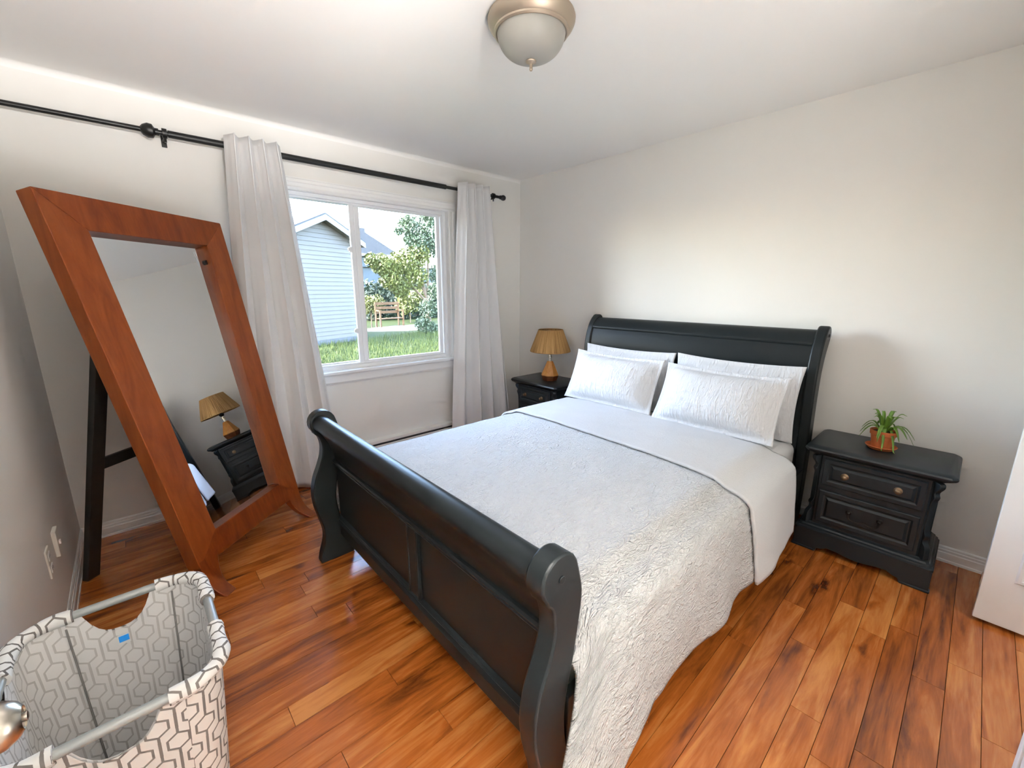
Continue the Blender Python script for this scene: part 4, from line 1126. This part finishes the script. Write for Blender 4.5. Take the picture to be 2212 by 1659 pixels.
def foliage(blobs, n, size, seed):
    rr = random.Random(seed); mb = MB()
    for c, rad, wgt in blobs:
        for k in range(int(n * wgt)):
            d = Vector((rr.gauss(0, 1), rr.gauss(0, 1), rr.gauss(0, 1))).normalized()
            p = Vector(c) + Vector((d.x * rad[0], d.y * rad[1], d.z * rad[2])) * (rr.random() ** 0.45)
            a = Vector((rr.gauss(0, 1), rr.gauss(0, 1), rr.gauss(0, 1))).normalized(); b_ = a.orthogonal().normalized()
            s_ = size * rr.uniform(0.6, 1.3)
            mb.add([p - a * s_, p + b_ * s_ * 0.5, p + a * s_, p - b_ * s_ * 0.5], [(0, 1, 2, 3)])
    return mb
XT = -12.5
def blob(px_, py_, r, w=1.0, x=XT, zs=1.0): return (at(px_, py_, x), (r, r, r * zs), w)
tr = empty('apple_tree', at(925, 690, XT) * Vector((1, 1, 0)) if False else (XT, at(925, 690, XT).y, GZ), 'leafy yellow-green tree right of the shed', 'tree')
ty_ = at(925, 690, XT).y
base = Vector((XT, ty_, GZ))
tips = [at(900, 560, XT), at(850, 590, XT), at(925, 500, XT), at(885, 520, XT), at(905, 610, XT)]
fork = base + Vector((0, 0.02, 1.15))
tb = MB().tube([base, base + Vector((0.02, 0, 0.6)), fork], [0.13, 0.11, 0.09], 10)
tr_o = tb.build('trunk', M['bark'], tr, smooth=60)
for t_ in tips:
    mid = fork.lerp(t_, 0.5) + Vector((0, 0, 0.15))
    MB().tube([fork, mid, t_], [0.06, 0.04, 0.015], 8).build('branch', M['bark'], tr, smooth=60)
foliage([blob(870, 565, 0.52), blob(825, 572, 0.42), blob(845, 602, 0.48), blob(803, 562, 0.28, .5), blob(865, 622, 0.40, .8), blob(895, 595, 0.58, 1.2), blob(905, 550, 0.50), blob(848, 580, 0.45)], 1100, 0.062, 5).build('sunlit_foliage', M['tree'], tr, fix=False)
foliage([blob(912, 495, 0.55), blob(880, 485, 0.40, .7), blob(900, 530, 0.5), blob(935, 530, 0.50, 1.1), blob(940, 470, 0.5), blob(885, 515, 0.26, .5), blob(950, 590, 0.5), blob(860, 500, 0.16, .25), blob(925, 455, 0.5), blob(965, 500, 0.6)], 900, 0.060, 6).build('upper_foliage', M['tree2'], tr, fix=False)
hg = empty('hedge', (-20, at(840, 640, -20).y, GZ), 'dark green hedge in front of the blue-grey house', 'hedge')
foliage([(Vector((-20, at(790 + 22 * k, 640, -20).y, 0.75)), (0.8, 0.9, 1.2), 1.0) for k in range(9)], 700, 0.12, 8).build('foliage', M['hedge'], hg, fix=False)
MB().tube([(-20, at(790, 640, -20).y, GZ), (-20, at(960, 640, -20).y, GZ + 0.3)], 0.05, 6).build('stem', M['bark'], hg)
def bush(label, blobs, n, size, seed, m, x, y):
    b_ = empty('garden_bush', (x, y, GZ), label, 'bush')
    foliage(blobs, n, size, seed).build('foliage', m, b_, fix=False)
    c = blobs[0][0]
    MB().tube([(c.x, c.y, GZ), (c.x + 0.02, c.y, c.z)], 0.03, 6).build('stem', M['bark'], b_)
p_ = at(925, 670, -11.5)
bush('tall loose grey-green bush at the right edge of the window view', [blob(925, 665, 0.40, 1, -11.5), blob(915, 700, 0.34, 1, -11.5), blob(940, 630, 0.34, 1, -11.5), blob(935, 712, 0.3, 1, -11.5)], 700, 0.05, 11, M['tree2'], p_.x, p_.y)
p_ = at(885, 655, -17)
bush('bright yellow-green bush behind the timber bench', [blob(885, 655, 0.62, 1, -17), blob(872, 660, 0.5, 1, -17), blob(900, 640, 0.5, 1, -17), blob(868, 640, 0.35, .6, -17)], 420, 0.07, 12, M['tree'], p_.x, p_.y)
p_ = at(800, 655, -15.5)
bush('low flowering bush beside the shed corner', [blob(800, 658, 0.45, 1, -15.5), blob(815, 655, 0.40, 1, -15.5), blob(790, 660, 0.4, 1, -15.5)], 380, 0.055, 13, M['tree'], p_.x, p_.y)

# timber bench frame
bc = empty('timber_bench', (-14.6, at(848, 700, -14.6).y, GZ), 'weathered timber bench frame on the sunny lawn', 'bench')
bA, bB = at(822, 690, -14.6).y, at(871, 690, -14.6).y
for yy in (bA, bB):
    MB().box(-14.63, -14.55, yy - 0.03, yy + 0.03, GZ, 0.52).build('leg', M['timber'], bc)
    MB().box(-15.08, -15.0, yy - 0.03, yy + 0.03, GZ, 0.86).build('leg', M['timber'], bc)
    MB().box(-15.04, -14.57, yy - 0.03, yy + 0.03, 0.46, 0.52).build('arm', M['timber'], bc)
for k in range(4):
    MB().box(-15.0 + 0.11 * k, -14.91 + 0.11 * k, bA, bB, 0.12, 0.15).build('seat_board', M['timber'], bc)
for k in range(3):
    MB().box(-15.05, -15.01, bA, bB, 0.35 + 0.19 * k, 0.47 + 0.19 * k).build('back_board', M['timber'], bc)
# dry garden bed
gv = MB(); n = 28
c0 = at(878, 706, -15.0); cc = Vector((-14.2, c0.y, GZ))
rg = []
for r_, zz_ in ((1.0, 0.0), (0.85, 0.05), (0.5, 0.09), (0.02, 0.11)):
    rg.append([(cc.x + 1.3 * r_ * math.cos(2 * PI * k / n) * (1 + 0.1 * math.sin(3 * k)), cc.y + 2.6 * r_ * math.sin(2 * PI * k / n), GZ + zz_) for k in range(n)])
gv.rings(rg)
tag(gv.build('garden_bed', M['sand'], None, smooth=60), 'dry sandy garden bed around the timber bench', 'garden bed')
wA, wB = at(790, 499, -40), at(905, 502, -40)
tag(MB().tube([wA + (wA - wB) * 1.0, wA, wA.lerp(wB, 0.5) - Vector((0, 0, 0.08)), wB, wB + (wB - wA) * 1.0], 0.022, 6).build('power_line', M['black'], None), 'thin overhead power line above the neighbouring roof', 'wire')
